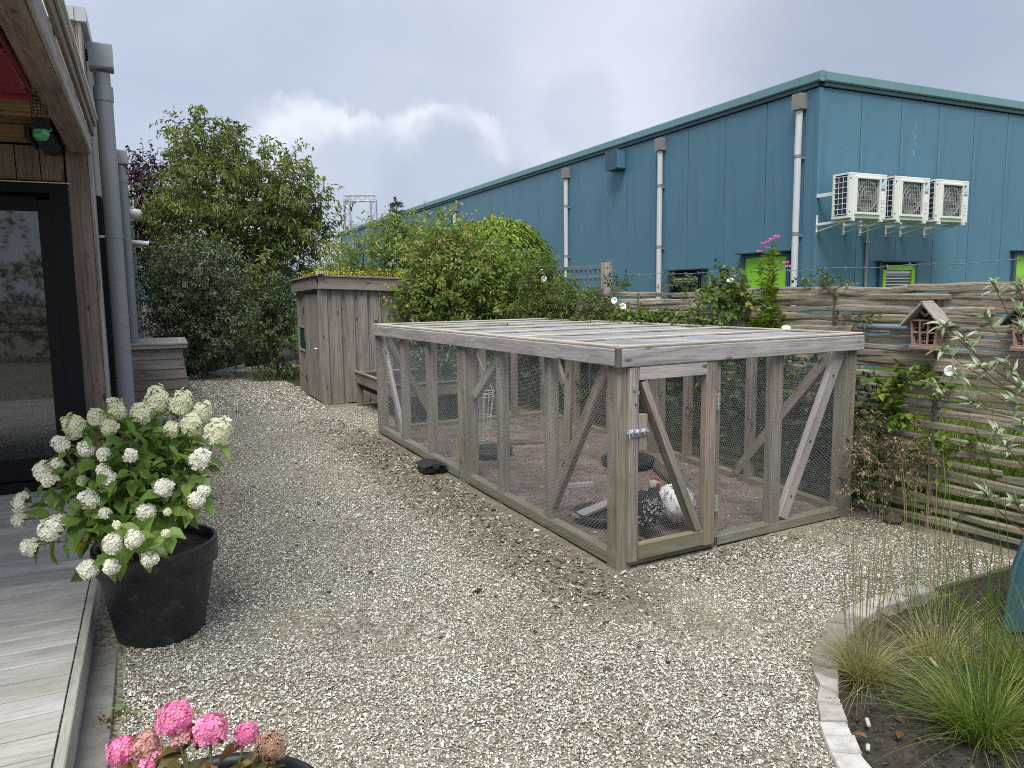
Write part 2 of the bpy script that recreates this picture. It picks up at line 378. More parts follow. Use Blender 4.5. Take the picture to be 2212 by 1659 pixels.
def crown(blobs, ntw, tl, npt, L, W, out=.6, up=.5, droop=.3, shell=.45, hang=.3, seed=1, tw_r=.004, twigs=True, hexa=False, rbias=None, cut=None):
    """twigs spread through ellipsoid blobs, leaves set along the twigs. blobs: (x,y,z,rx,ry,rz)"""
    g = np.random.default_rng(seed); B = np.array(blobs, float); vol = (B[:, 3] * B[:, 4] * B[:, 5]) ** .75; vol /= vol.sum()
    bi = g.choice(len(B), ntw, p=vol); d = unit(g.normal(size=(ntw, 3))); rr = shell + (1 - shell) * g.random(ntw) ** .6
    low = g.random(ntw) < .15; rr[low] *= g.random(low.sum())
    P0 = B[bi, :3] + d * B[bi, 3:] * rr[:, None]
    if cut is not None: mk_ = cut(P0); P0 = P0[mk_]; d = d[mk_]
    ntw = len(P0); tdir = unit(d * out + np.array([0, 0, up]) + g.normal(size=(ntw, 3)) * .35); ln = tl * (.5 + g.random(ntw))
    t = (np.arange(npt) + .6) / npt
    pts = P0[:, None] + tdir[:, None] * (ln[:, None] * t)[:, :, None]; pts[:, :, 2] -= droop * ln[:, None] * t ** 2
    tan = np.gradient(pts, axis=1); tan = unit(tan.reshape(-1, 3)); P = pts.reshape(-1, 3) + g.normal(size=(ntw * npt, 3)) * L * .25
    n = len(P); side = unit(np.cross(tan, g.normal(size=(n, 3))))
    D = unit(tan * .55 + side * .9 + np.array([0, 0, -hang])); Nn = np.array([0, 0, 1.]) + g.normal(size=(n, 3)) * .55
    LL = L * (.6 + .7 * g.random(n)); V, F, k = leafgeo(P, D, Nn, LL, LL * W / L, hexa=hexa, curl=.2)
    tw = g.random(ntw); r = np.clip(np.repeat(tw, npt) * .55 + g.random(n) * .45, 0, 1)
    if rbias is not None: r = np.clip(r + rbias(P), 0, 1)
    gm = G()
    if twigs:
        # thin three-sided twigs (vectorised)
        q = np.stack([P0 - tdir * .15 * ln[:, None], pts[:, npt // 2], pts[:, -1]], 1); th = np.arange(3) * 2 * PI / 3
        u_ = unit(np.cross(tdir, np.array([.3, .2, 1.]))); v_ = np.cross(tdir, u_)
        ring = np.cos(th)[None, :, None] * u_[:, None] + np.sin(th)[None, :, None] * v_[:, None]
        rad = np.array([1., .7, .25]) * tw_r
        TV = q[:, :, None] + ring[:, None] * rad[None, :, None, None]; TV = TV.reshape(-1, 3); b = np.arange(ntw)[:, None] * 9
        TF = np.concatenate([b + [i * 3 + j, i * 3 + (j + 1) % 3, (i + 1) * 3 + (j + 1) % 3, (i + 1) * 3 + j] for i in range(2) for j in range(3)])
        return (V, [F], np.repeat(r, k)), (TV, [TF])
    return (V, [F], np.repeat(r, k)), None
def limbs(g, base, h, blobs, r0, seed=3, n=9, lean=(0, 0)):
    """trunk and limbs reaching into the crown blobs"""
    gg = np.random.default_rng(seed); b = np.array(base, float); top = b + [lean[0], lean[1], h]
    g.tube([b - [0, 0, .05], b + [lean[0] * .3, lean[1] * .3, h * .35], top], [r0 * 1.25, r0, r0 * .75], 9)
    for i in range(n):
        B = blobs[i % len(blobs)]; st = b + (top - b) * (.55 + .45 * gg.random())
        e = np.array(B[:3]) + gg.normal(size=3) * np.array(B[3:]) * .4; m_ = (st + e) / 2 + gg.normal(size=3) * .12 + [0, 0, .1]
        g.tube([st, m_, e], [r0 * .6, r0 * .35, r0 * .1], 6)
def plant(name, label, cat, base, blobs, ntw, tl, npt, L, W, mleaf, trunk_h=.3, r0=.03, nl=8, group=None, part=('trunk', 'crown'), **k):
    """blobs in world coords; the thing sits at base"""
    b = np.array(base, float); t = thing(name, label, cat, tuple(b), 0, group)
    lb = [(x - b[0], y - b[1], z - b[2], rx, ry, rz) for x, y, z, rx, ry, rz in blobs]
    (V, F, r), tw = crown(lb, ntw, tl, npt, L, W, **k)
    g = G(); limbs(g, (0, 0, 0), trunk_h, lb, r0, n=nl)
    if tw is not None: g.add(*tw)
    add(part[0], g.mesh(part[0], BARK, True), t)
    c = add(part[1], npmesh(part[1], V, F, mleaf, r), t)
    return t

# ================================================================== ground
def in_bed(x, y):
    """planting bed in the front right corner, bounded by the stone edging"""
    px = np.array([1.30, 1.09, .87, .60, .30, .10, -.07, -.21, -.34, -.42, -.55]); py = np.array([-1.13, -1.11, -1.09, -1.13, -1.25, -1.38, -1.52, -1.66, -1.82, -1.92, -2.3])
    lim = np.interp(x, px[::-1], py[::-1])
    return np.where(x < 1.30, (y < lim) & (x > -.55), (y < -1.13 - (x - 1.3) * .05) & (x < 2.1))
gx = np.concatenate([-np.geomspace(600, 3.4, 26), np.arange(-3.2, 3.01, .045), np.geomspace(3.2, 600, 26)])
gy = np.concatenate([-np.geomspace(300, 3.3, 18), np.arange(-3.1, 5.0, .045), np.linspace(5.1, 20, 90), np.geomspace(20.5, 900, 26)])
X, Y = np.meshgrid(gx, gy); nz = rng.random(X.shape)
near = (np.abs(X) < 3.3) & (Y > -3.2) & (Y < 5.1)
Z = zg(X, Y) + np.where(near, (nz - .5) * .006 + .006 * np.sin(X * 3.1 + Y * 1.7) * np.sin(Y * 2.3 - X), 0)
bed = in_bed(X, Y); Z = np.where(bed, -.035 + (nz - .5) * .03, Z)
ny, nx = X.shape; idx = np.arange(nx * ny).reshape(ny, nx)
F = np.stack([idx[:-1, :-1], idx[:-1, 1:], idx[1:, 1:], idx[1:, :-1]], -1).reshape(-1, 4)
# masks: r 0 = shell path, 1 = earth, 2 = meadow
edge = -1.62 + 0 * Y
pathL = np.interp(Y, [8, 10.2, 12.3, 14, 18], [-1.9, -1.30, .18, 2.0, 6.0]); pathR = np.interp(Y, [6, 8.0, 9.4, 10.6, 13, 16], [.3, .30, .30, .75, 2.2, 6.0])
earth = (Y > 8) & ((X < pathL) | (X > pathR))
dirt = 1.2 * np.clip(1 - np.abs(X + .22) / .58, 0, 1) * np.clip((4.5 - Y) / 1, 0, 1) * np.clip((Y + .9) / .6, 0, 1)
dirt = np.maximum(dirt, np.clip((X - .1) / .6, 0, 1) * np.clip(1 - np.abs(Y + .10) / .30, 0, 1) * .55)
dirt = np.maximum(dirt, np.clip((X - 1.2) / .8, 0, 1) * (Y < 0) * .6)
earth = earth | bed
gme = npmesh('ground', np.stack([X, Y, Z], -1).reshape(-1, 3), [F], None, dirt.ravel())
a = gme.attributes.new('earth', 'FLOAT', 'POINT'); a.data.foreach_set('value', earth.astype(np.float32).ravel())
a = gme.attributes.new('meadow', 'FLOAT', 'POINT'); a.data.foreach_set('value', ((X > 2.45) | (Y > 22)).astype(np.float32).ravel())
def ground_mat():
    m, k, b = mat('shell path and earth'); P = k.new('ShaderNodeNewGeometry').outputs['Position']
    at = lambda n: k.new('ShaderNodeAttribute', attribute_name=n).outputs['Fac']
    v = k.new('ShaderNodeTexVoronoi'); k.put(v.inputs['Vector'], P); v.inputs['Scale'].default_value = 78
    rc = k.new('ShaderNodeSeparateColor'); k.l.new(v.outputs['Color'], rc.inputs[0])
    shell = k.ramp(rc.outputs[0], [(0, (.20, .18, .14)), (.25, (.38, .355, .30)), (.5, (.54, .515, .45)), (.75, (.68, .66, .59)), (1, (.78, .765, .71))])
    shell = k.mix(k.step(v.outputs['Distance'], .004, .0085), shell, k.mix(1, shell, (.42, .40, .36), 'MULTIPLY'))
    pt = k.noise(P, 1.1, 6, .62, .4); shell = k.mix(k.math('MULTIPLY', k.step(pt, .48, .70), .42), shell, (.30, .28, .18))
    dn = k.noise(P, 5.0, 7, .68); soil = k.mix(k.ramp(k.noise(P, 30, 6, .7), [(.3, 0), (.7, 1)]), (.09, .074, .052), (.23, .20, .15))
    f = k.math('MULTIPLY', k.step(k.math('ADD', at('rnd'), k.math('MULTIPLY', k.math('SUBTRACT', dn, .5), 2.2)), .3, .8), .85)
    col = k.mix(f, shell, soil)
    dk = k.mix(k.ramp(k.noise(P, 22, 8, .7), [(.3, 0), (.72, 1)]), (.022, .019, .016), (.085, .07, .058))
    col = k.mix(k.step(at('earth'), .4, .6), col, dk)
    me = k.mix(k.noise(P, 3, 6), (.035, .07, .012), (.09, .14, .025)); col = k.mix(at('meadow'), col, me)
    k.put(b.inputs['Base Color'], col); b.inputs['Roughness'].default_value = .9; b.inputs['Specular IOR Level'].default_value = .2
    k.put(b.inputs['Normal'], k.bump(k.math('ADD', rc.outputs[1], k.noise(P, 25, 5, .7)), .8, .008)); return m
gme.materials.append(ground_mat()); add('ground', gme, kind='structure')

# real shell fragments over the near part of the path
def shells(n, x0, x1, y0, y1, s0, s1, seed, keep, stops_scale=1.0, lift=.003, tilt=.5):
    g = np.random.default_rng(seed); x = g.uniform(x0, x1, n); y = g.uniform(y0, y1, n); k = keep(x, y, g.random(n)); x, y = x[k], y[k]; n = len(x)
    s = g.uniform(s0, s1, n) * (1 + .8 * (g.random(n) < .1)); th = g.uniform(0, 2 * PI, n)
    nrm = unit(np.stack([g.normal(0, tilt, n), g.normal(0, tilt, n), np.ones(n)], 1)); d = unit(np.cross(nrm, np.stack([np.cos(th), np.sin(th), 0 * th], 1))); e = np.cross(nrm, d)
    c = np.stack([x, y, zg(x, y) + lift + g.random(n) * .004], 1); a = s[:, None]; b = a * g.uniform(.45, .9, n)[:, None]; q = g.uniform(.6, 1.2, (n, 4, 1))
    V = np.stack([c + d * a * .5 * q[:, 0], c + e * b * .5 * q[:, 1] + nrm * a * .12, c - d * a * .5 * q[:, 2], c - e * b * .5 * q[:, 3] + nrm * a * .10], 1)
    i = np.arange(n)[:, None] * 4
    return V.reshape(-1, 3), np.concatenate([i + [0, 1, 2], i + [0, 2, 3]]), np.repeat(g.random(n), 4)
def keep_path(x, y, r):
    cx, cy = -2.5739, -3.3632; dist = np.hypot(x - cx, y - cy); p = np.clip(4.2 / (dist + .3), .12, 1.0)
    cage = (x > -.04) & (x < 2.1) & (y > -.04) & (y < 4.05); deck = x < -2.46 + .07 * (y - 1)
    dd = np.clip(1.2 - np.abs(x + .2) / .48, 0, 1) * (y < 4.4) * (y > -.5); d2 = .5 * np.clip((x - .1) / .6, 0, 1) * np.clip(1 - np.abs(y + .10) / .32, 0, 1)
    patch = .5 + .5 * np.sin(x * 5.1 + 1.3 * np.sin(y * 3.7)) * np.sin(y * 4.3 + 1.1 * np.sin(x * 2.9))
    return ~cage & ~deck & ~in_bed(x, y) & (x < 2.15) & (r < p * (1 - .93 * np.maximum(dd, d2) ** .7) * (.65 + .35 * patch))
V, F, r = shells(820000, -2.6, 2.1, -2.9, 6.0, .006, .0135, 3, keep_path); V2, F2, r2 = shells(90000, -2.2, 2.0, 6.0, 13.0, .014, .026, 31, lambda x, y, q: (x > np.interp(y, [6, 8, 8.1, 10.2, 12.3, 14], [-2.2, -2.2, -1.9, -1.3, .18, 2.0]) + .05) & (x < np.interp(y, [6, 8, 9.4, 10.6, 13], [.1, .3, .3, .75, 2.2])) & (q < .7)); V, F, r = np.concatenate([V, V2]), np.concatenate([F, F2 + len(V)]), np.concatenate([r, r2])
pv = np.repeat(V.reshape(-1, 4, 3)[:, 0, :2], 4, 0); pm = .5 + .5 * np.sin(pv[:, 0] * 2.3 + 1.7 * np.sin(pv[:, 1] * 1.9 + 1)) * np.sin(pv[:, 1] * 2.7 + 1.3 * np.sin(pv[:, 0] * 3.1)); r = np.clip(r * (1.08 - .38 * pm ** 2), 0, 1)
M_SHELL = attrm('shell chips', [(0, (.16, .145, .095)), (.2, (.36, .335, .255)), (.5, (.56, .53, .45)), (.78, (.70, .685, .62)), (1, (.84, .83, .78))], .6)
add('shell_gravel', npmesh('shell_gravel', V, [F], M_SHELL, r), kind='stuff', label='crushed white and grey shell gravel covering the garden path')
def keep_dirt(x, y, r):
    return (x < -.06) & (r < np.clip(1.15 - np.abs(x + .2) / .46, .004, 1))
V, F, r = shells(16000, -1.6, -.03, -.6, 5.2, .012, .035, 4, keep_dirt, tilt=.35)
M_CHIP = attrm('bark chips', [(0, (.06, .05, .035)), (.4, (.19, .165, .12)), (.75, (.34, .31, .25)), (1, (.55, .53, .47))], .85)
V2, F2, r2 = shells(1500, .1, 2.1, -.36, -.03, .01, .026, 6, lambda x, y, r: r < .9, tilt=.35)
add('wood_chips', npmesh('wood_chips', np.concatenate([V, V2]), [np.concatenate([F, F2 + len(V)])], M_CHIP, np.concatenate([r, r2])), kind='stuff', label='brown wood chips and dry litter scattered along the chicken run')
# soil floor of the run
n1, n2 = 46, 92; xs = np.linspace(.03, 2.03, n1); ys = np.linspace(.03, 4.0, n2); X, Y = np.meshgrid(xs, ys)
Z = zg(X, Y) + .012 + rng.random(X.shape) * .012 + .03 * np.exp(-((X - 1.3) ** 2 + (Y - 2.8) ** 2) / .5); idx = np.arange(n1 * n2).reshape(n2, n1)
F = np.stack([idx[:-1, :-1], idx[:-1, 1:], idx[1:, 1:], idx[1:, :-1]], -1).reshape(-1, 4)
M_RUN = plain('trodden run soil', (.165, .125, .105), .95, var=.45, scale=5, bump=1.0, dirt=((.075, .06, .05), .55))
add('run_floor', npmesh('run_floor', np.stack([X, Y, Z], -1).reshape(-1, 3), [F], M_RUN), kind='structure')
V, F, r = shells(9000, .06, 2.0, .06, 3.95, .006, .02, 8, lambda x, y, r: r < 1, lift=.028, tilt=.4)
add('run_litter', npmesh('run_litter', V, [F], attrm('run litter', [(0, (.05, .04, .03)), (.5, (.18, .135, .11)), (.93, (.30, .24, .20)), (.97, (.7, .68, .62))]), r), kind='stuff', label='crumbs of soil, straw and droppings on the run floor')
V, F, r = shells(5000, -.5, 2.1, -2.6, -1.1, .006, .022, 9, lambda x, y, r: in_bed(x, y) & in_bed(x, y + .05), lift=-.02, tilt=.5)
add('soil_crumbs', npmesh('soil_crumbs', V, [F], attrm('soil crumbs', [(0, (.02, .017, .014)), (.8, (.08, .065, .05)), (.97, (.14, .11, .09)), (1, (.6, .55, .5))]), r), kind='stuff', label='dark crumbly soil of the planting bed')

# ================================================================== timber house (local frame: u right, v away)
HR = -math.radians(4)
house = thing('timber_house', 'timber clad garden house with black glass door and wooden canopy at the left', 'house', (-2.44, 3.29, 0), HR)
HT = 3.68
g = G(); g.box((-2.5, 9.2, 1.9), (4.90, 18.2, 3.5)); add('wall_core', g.mesh('wall_core', M_ROOM), house)
def plankv(u, v, z0, z1, w_, m, side, parent=house, t=.022, nm='plank'):
    # vertical cladding board; side 'f' faces -v, 's' faces +u
    up = (0, 1, 0) if side == 'f' else (1, 0, 0)
    return beam(nm, (u, v, z0), (u, v, z1), w_, t, m, parent, up=up, ch=.003)
# front facade planks above the door, corner board and upper part
for i in range(12):
    u = -.245 - i * .153
    plankv(u, .0, 2.455, 2.70, .147, W_HOUSE, 'f')
plankv(-.085, 0, .15, 3.62, .145, W_HOUSE, 'f')
for i in range(12): plankv(-.245 - i * .153, 0, 2.93, 3.62, .147, W_HOUSE, 'f')
plankv(-2.2, 0, .15, 2.70, .3, W_HOUSE, 'f')
beam('corner_board', (0, .014, .02), (0, .014, 3.62), .055, .022, W_HOUSEG, house, up=(1, 0, 0))
# side wall cladding
v = .10
while v < 18.1:
    wd = .145
    if .42 < v < 2.1 or 4.3 < v < 6.2: z0 = 2.40
    else: z0 = .12
    plankv(.0, v, z0, 3.60, wd, W_HOUSEG, 's', t=.02); v += .152
    if v > 14: v += 0
for z, h in ((3.66, .10),):
    beam('roof_edge', (.01, -.03, z), (.01, 18.3, z), .08, h, M_CAPG, house)
    beam('roof_edge', (-5, -.0, z), (-.03, -.0, z), .08, h, M_CAPG, house)
def side_window(v0, v1):
    wn = beam('window', (.0, (v0 + v1) / 2, .12), (.0, (v0 + v1) / 2, 2.38), v1 - v0, .015, M_ROOM, house, up=(1, 0, 0))
    for a_, b_ in (((.022, v0, .10), (.022, v0, 2.40)), ((.022, v1, .10), (.022, v1, 2.40)), ((.022, (v0 + v1) / 2, .15), (.022, (v0 + v1) / 2, 2.34))): beam('frame', a_, b_, .05, .04, M_BLACK, wn, up=(1, 0, 0))
    for z in (.13, 2.37): beam('frame', (.022, v0, z), (.022, v1, z), .05, .04, M_BLACK, wn, up=(0, 0, 1))
    g = G(); g.box((.014, (v0 + v1) / 2, 1.25), (.004, v1 - v0 - .06, 2.2)); add('pane', g.mesh('pane', M_GLASS), wn)
side_window(.36, 2.05); side_window(4.25, 6.1)
# sliding door
door = add('sliding_door', G().box((-1.22, -.01, .19), (2.1, .10, .08)).mesh('sliding_door', M_BLACK), house)
for u in (-.215, -1.35, -2.2): beam('door_frame', (u, -.01, .23), (u, -.01, 2.36), .12, .09, M_BLACK, door, up=(0, 1, 0))
for u in (-.315, -1.28): beam('door_stile', (u, -.03, .28), (u, -.03, 2.31), .085, .05, M_BLACK, door, up=(0, 1, 0))
beam('door_frame', (-2.27, -.01, 2.395), (-.155, -.01, 2.395), .10, .07, M_BLACK, door)
beam('door_rail', (-1.24, -.03, .32), (-.36, -.03, .32), .05, .16, M_BLACK, door)
beam('door_rail', (-1.24, -.03, 2.28), (-.36, -.03, 2.28), .05, .10, M_BLACK, door)
beam('drip_edge', (-2.3, -.03, 2.437), (-.14, -.03, 2.437), .06, .008, M_CAPW, door)
add('door_glass', G().box((-.80, -.03, 1.31), (.90, .012, 1.86)).mesh('door_glass', M_GLASS), door)
add('door_glass', G().box((-1.78, -.005, 1.31), (.80, .012, 2.1)).mesh('door_glass', M_GLASS), door)
n = 90; uu = np.linspace(-2.15, -.36, n); vv = .075 + .02 * np.sin(uu * 62) + .01 * np.sin(uu * 23)
V = np.array([(a_, b_, z) for z in (.2, 2.2) for a_, b_ in zip(uu, vv)])
F = [[i, i + 1, n + i + 1, n + i] for i in range(n - 1)]
add('curtain', npmesh('curtain', V, [F], M_CURT, smooth=True), house)
# the core is set back behind the door so that the room reads dark
# canopy: beam, fascia boards, metal drip strip, ceiling boards
cz = 2.66
beam('canopy_beam', (-.065, -4.3, cz + .06), (-.065, -.012, cz + .06), .12, .12, W_HOUSE, house)
beam('fascia_board', (.006, -4.3, cz + .075), (.006, -.02, cz + .075), .022, .13, W_HOUSEG, house)
beam('fascia_board', (.030, -4.3, cz + .205), (.030, .06, cz + .205), .022, .115, W_HOUSE, house)
beam('fascia_board', (.050, -4.3, cz + .245), (.050, .06, cz + .245), .016, .05, W_HOUSEG, house)
for v0, v1 in ((-4.3, -3.1), (-3.095, -1.25), (-1.245, .06)): beam('drip_strip', (.052, v0, cz + .281), (.052, v1, cz + .281), .04, .018, M_CAPW, house)
for i in range(22): beam('ceiling_board', (-5, -.13 - i * .19, cz + .18), (-.13, -.13 - i * .19, cz + .18), .184, .02, W_SOFFIT, house)
add('canopy_roof', G().box((-2.5, -2.12, cz + .25), (4.95, 4.3, .06)).mesh('canopy_roof', M_CAPG), house)
beam('wall_plate', (-5, -.07, cz + .11), (-.13, -.07, cz + .11), .10, .11, W_SOFFIT, house)
beam('cross_beam', (-5, -1.0, cz + .11), (-.13, -1.0, cz + .11), .07, .11, W_SOFFIT, house)
br = add('wall_bracket', G().box((-.22, -.42, cz + .03), (.11, .75, .12), ch=.006).mesh('wall_bracket', M_BLKPL), house, label='dark metal box bracket under the canopy')
beam('bracket_arm', (-.33, -.06, cz + .05), (-.33, -.55, cz + .05), .03, .09, M_BLKPL, br)
# red awning under the canopy
aw = thing('red_awning', 'folded red fabric awning fixed under the wooden canopy', 'awning', (-2.44, 3.29, 0), HR)
xs = np.linspace(-3.2, -.15, 24); ys = np.linspace(-4.1, -1.95, 14); X, Y = np.meshgrid(xs, ys); Z = cz - .03 + .012 * np.sin(Y * 9) + .008 * np.sin(X * 7)
idx = np.arange(X.size).reshape(X.shape); F = np.stack([idx[:-1, :-1], idx[:-1, 1:], idx[1:, 1:], idx[1:, :-1]], -1).reshape(-1, 4)
add('fabric', npmesh('fabric', np.stack([X, Y, Z], -1).reshape(-1, 3), [F], M_RED, smooth=True), aw)
beam('front_bar', (-3.2, -1.92, cz - .02), (-.15, -1.92, cz - .02), .05, .055, M_RED, aw, ch=.012)
beam('side_bar', (-.145, -4.1, cz + .0), (-.145, -1.94, cz + .0), .012, .05, M_RED, aw)

# drainpipes on the side wall
def downpipe(vv, z1, r=.062, first=False, m=M_PIPE):
    t = thing('drainpipe', '', 'drainpipe', (-2.44, 3.29, 0), HR, 'grey drainpipes on the timber house')
    du = .115
    add('pipe', G().tube([(du, vv, .0), (du, vv, 1.1), (du, vv, z1 - .28)], r, 20).mesh('pipe', m, True), t)
    add('upper_pipe', G().tube([(du, vv, z1 - .30), (du, vv, z1 - .1)], r * .9, 20).mesh('upper_pipe', m, True), t)
    add('collar', G().tube([(du, vv, z1 - .31), (du, vv, z1 - .20)], r * 1.12, 20).mesh('collar', m, True), t)
    h = add('hopper', G().box((du, vv, z1 + .02), (.17, .17, .19), ch=.012).mesh('hopper', m), t)
    add('spout', G().box((du - .12, vv, z1 + .03), (.10, .08, .07)).mesh('spout', M_BLKPL), h)
    for z in (.62, 2.08):
        c = add('clamp', G().tube([(du, vv, z - .012), (du, vv, z + .012)], r * 1.07, 20).mesh('clamp', m), t)
        add('clamp_arm', G().box((du - .08, vv, z), (.09, .02, .02)).mesh('clamp_arm', M_STEEL), c)
    return t
p = downpipe(.33, 3.44, .064); p['label'] = 'large grey drainpipe with box hopper nearest on the timber house corner'
p = downpipe(5.1, 3.44, .064); p['label'] = 'second grey drainpipe behind the large one, its square top showing past it'
p = downpipe(10.6, 3.40, .058, m=M_PIPEW); p['label'] = 'far pale drainpipe on the house wall above the lapped wood box'
p = downpipe(14.4, 3.35, .058); p['label'] = 'farthest drainpipe at the end of the house wall beside the brown fence'
# small things on the far side wall
t = thing('wall_lamp', 'cream globe lamp high on the far side wall of the timber house', 'lamp', (-2.44, 3.29, 0), HR)
V, F = lathe([(0.001, -.10), (.05, -.09), (.10, -.04), (.115, .02), (.09, .07), (.001, .09)], 16); g = G(); g.add(V + [.22, 8.2, 3.02], F); add('globe', g.mesh('globe', M_ACW, True), t)
add('lamp_arm', G().tube([(.0, 8.2, 3.0), (.14, 8.2, 3.02)], .015, 6).mesh('lamp_arm', M_BLKPL), t)
t = thing('security_camera', 'white security camera on a bracket beyond the second drainpipe', 'camera', (-2.44, 3.29, 0), HR)
add('camera_body', G().tube([(.14, 9.0, 2.58), (.42, 8.9, 2.55)], .05, 12).mesh('camera_body', M_WHITE, True), t)
add('mount', G().tube([(.0, 9.02, 2.62), (.16, 9.0, 2.60)], .028, 8).mesh('mount', M_WHITE, True), t)
add('lens', G().tube([(.42, 8.9, 2.55), (.435, 8.895, 2.549)], .035, 10).mesh('lens', M_BLACK, True), t)
t = thing('wall_shelf', 'thin projecting awning bar on the far end of the house wall', 'awning bar', (-2.44, 3.29, 0), HR)
beam('bar', (0.0, 11.5, 2.66), (.75, 11.3, 2.62), .10, .045, M_CAPG, t); beam('bar', (0.0, 12.6, 2.60), (.85, 12.4, 2.54), .08, .03, M_CAPW, t); beam('strut', (.0, 11.6, 2.35), (.5, 11.4, 2.60), .03, .03, M_CAPG, t)
# hanging feeder
t = thing('hanging_feeder', 'wire mesh tube feeder with green glass bowl hanging under the canopy', 'bird feeder', (-2.70, 1.71, 2.50))
g = G(); r = .040
for i in range(14): a_ = i * 2 * PI / 14; g.tube([(r * math.cos(a_), r * math.sin(a_), .03), (r * math.cos(a_), r * math.sin(a_), .23)], .0013, 3)
for z in np.linspace(.03, .23, 12): g.tube([(r * math.cos(a_), r * math.sin(a_), z) for a_ in np.linspace(0, 2 * PI, 17)], .0012, 3)
add('wire_tube', g.mesh('wire_tube', M_BLKPL), t)
V, F = lathe([(.001, -.032), (.022, -.03), (.038, -.014), (.041, .004), (.034, .022), (.038, .026), (.030, .022), (.034, .003), (.02, -.022), (.001, -.026)], 24)
add('glass_bowl', G().add(V, F).mesh('glass_bowl', M_GREENG, True), t)
add('bowl_lip', G().tube([(.030, .0, .020), (.045, -.002, .024), (.052, -.002, .034)], .006, 8).mesh('bowl_lip', M_GREENG, True), t)
add('hook', G().tube([(0, 0, .23), (.0, 0, .28), (.008, 0, .31), (0, 0, .335)], .003, 5).mesh('hook', M_BLKPL), t)

# ================================================================== deck and kerb strip
deck = thing('wooden_deck', 'grey weathered timber deck in front of the glass door', 'deck', (-2.44, 3.29, 0), HR)
deck['kind'] = 'structure'
v = -.09; i = 0
gd = np.random.default_rng(4)
while v > -6.2:
    u1 = -.035; beam('plank', (-5.2, v, .138 + gd.normal() * .0008), (u1, v, .138), .136, .024, W_DECK, deck, ch=.004); v -= .146; i += 1
beam('edge_board', (-.012, -6.2, .075), (-.012, -.03, .075), .034, .152, W_DECK, deck, ch=.004)
beam('gap_shade_box', (-2.6, -6.1, .06), (-2.6, -.1, .06), 5.0, .10, M_ROOM, deck)  # black box under all planks, stands in for the shade in their gaps
g = G()
for v in np.arange(-5.9, -.1, .37): 
    for u in (-.09, -.62): g.tube([(u, v, .150), (u, v, .1512)], .004, 6)
kerb = thing('kerb_strip', 'narrow dark concrete edging strip along the foot of the deck', 'kerb', (-2.44, 3.29, 0), HR); kerb['kind'] = 'structure'
v = -.1
while v > -6: beam('kerb_block', (.055, v - .98, .004), (.055, v, .004), .105, .03, M_CONC, kerb, ch=.004); v -= .99

# lapped wood box by the house wall
bx = thing('compost_box', 'wooden box with lapped side boards and grey lid by the house wall', 'compost box', (-2.10, 8.25, .17), HR)
g = G()
for i in range(5):
    for (p0, p1, up) in (((0, 0), (.72, 0), (0, -1, .22)), ((.72, 0), (.72, .7), (1, 0, .13)), ((0, .7), (.72, .7), (0, 1, .13)), ((0, 0), (0, .7), (-1, 0, .13))):
        e = .034 * (4 - i) / 2
        q0 = [p0[0], p0[1]]; q1 = [p1[0], p1[1]]
        for q in (q0, q1): q[0] += e if q[0] > .3 else -e * 0; q[1] += e if q[1] > .3 else -e
        beam('board', (*q0, .075 + i * .14), (*q1, .075 + i * .14), .155, .02, W_SHED, bx, up=up)
add('inner_box', G().box((.36, .35, .35), (.66, .66, .68)).mesh('inner_box', M_ROOM), bx)
beam('lid_frame', (-.04, -.04, .735), (.78, -.04, .735), .03, .05, W_PALE, bx); beam('lid_frame', (.78, -.04, .735), (.78, .74, .735), .03, .05, W_PALE, bx)
for i in range(5): beam('lid_board', (-.05, .0 + i * .165, .775 + i * .008), (.80, .0 + i * .165, .775 + i * .008), .16, .022, W_GREY, bx, up=(0, -.05, 1))
add('latch', G().box((.70, .02, .81), (.03, .05, .07), ch=.005).mesh('latch', M_CAPW), bx)

# ================================================================== blue hall (local frame at its near corner)
hall = thing('industrial_hall', 'large hall clad in blue metal panels with pale drainpipes behind the fence', 'hall', (8.31, 5.45, 0), HR)
LH = 35.0
add('wall_core', G().box((8.0, LH / 2 + .06, 2.45), (15.9, LH - .1, 4.86)).mesh('wall_core', M_ROOM), hall)
seams = [.02, .26, 1.16, 2.24, 3.36] + [4.45 + 1.11 * i for i in range(28)]
def panel(p, q, parent):   # vertical sheet panel between two plan points
    M = frame(p, q); w_ = (Vector(q) - Vector(p)).length - .014
    key = ('panel', round(w_, 3))
    if key not in _bc:
        V, F = chbox(w_, .05, 4.86, .008); _bc[key] = npmesh('panel', V, F, M_HALL)
    M.translation = M.translation + Vector((0, 0, 2.47)); return add('panel', _bc[key], parent, M)
for a_, b_ in zip(seams[:-1], seams[1:]): panel((.0, a_, 0), (.0, b_, 0), hall)
sr = [.02, .96] + [.96 + 1.0 * i for i in range(1, 15)]
for a_, b_ in zip(sr[:-1], sr[1:]): panel((a_, .0, 0), (b_, .0, 0), hall)
add('corner_trim', G().box((.0, .0, 2.45), (.075, .075, 4.88), ch=.006).mesh('corner_trim', M_HALL), hall)
beam('roof_trim', (-.05, -.09, 5.06), (-.05, LH, 5.06), .12, .165, M_HALLT, hall, ch=.02)
beam('roof_trim', (.012, -.05, 5.06), (16, -.05, 5.06), .12, .165, M_HALLT, hall, ch=.02)
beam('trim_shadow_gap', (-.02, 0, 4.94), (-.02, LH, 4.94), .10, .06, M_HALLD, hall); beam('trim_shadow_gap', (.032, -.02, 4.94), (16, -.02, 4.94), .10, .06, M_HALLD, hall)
add('roof', G().box((7.99, LH / 2, 5.06), (15.98, LH, .14)).mesh('roof', M_HALLT), hall)
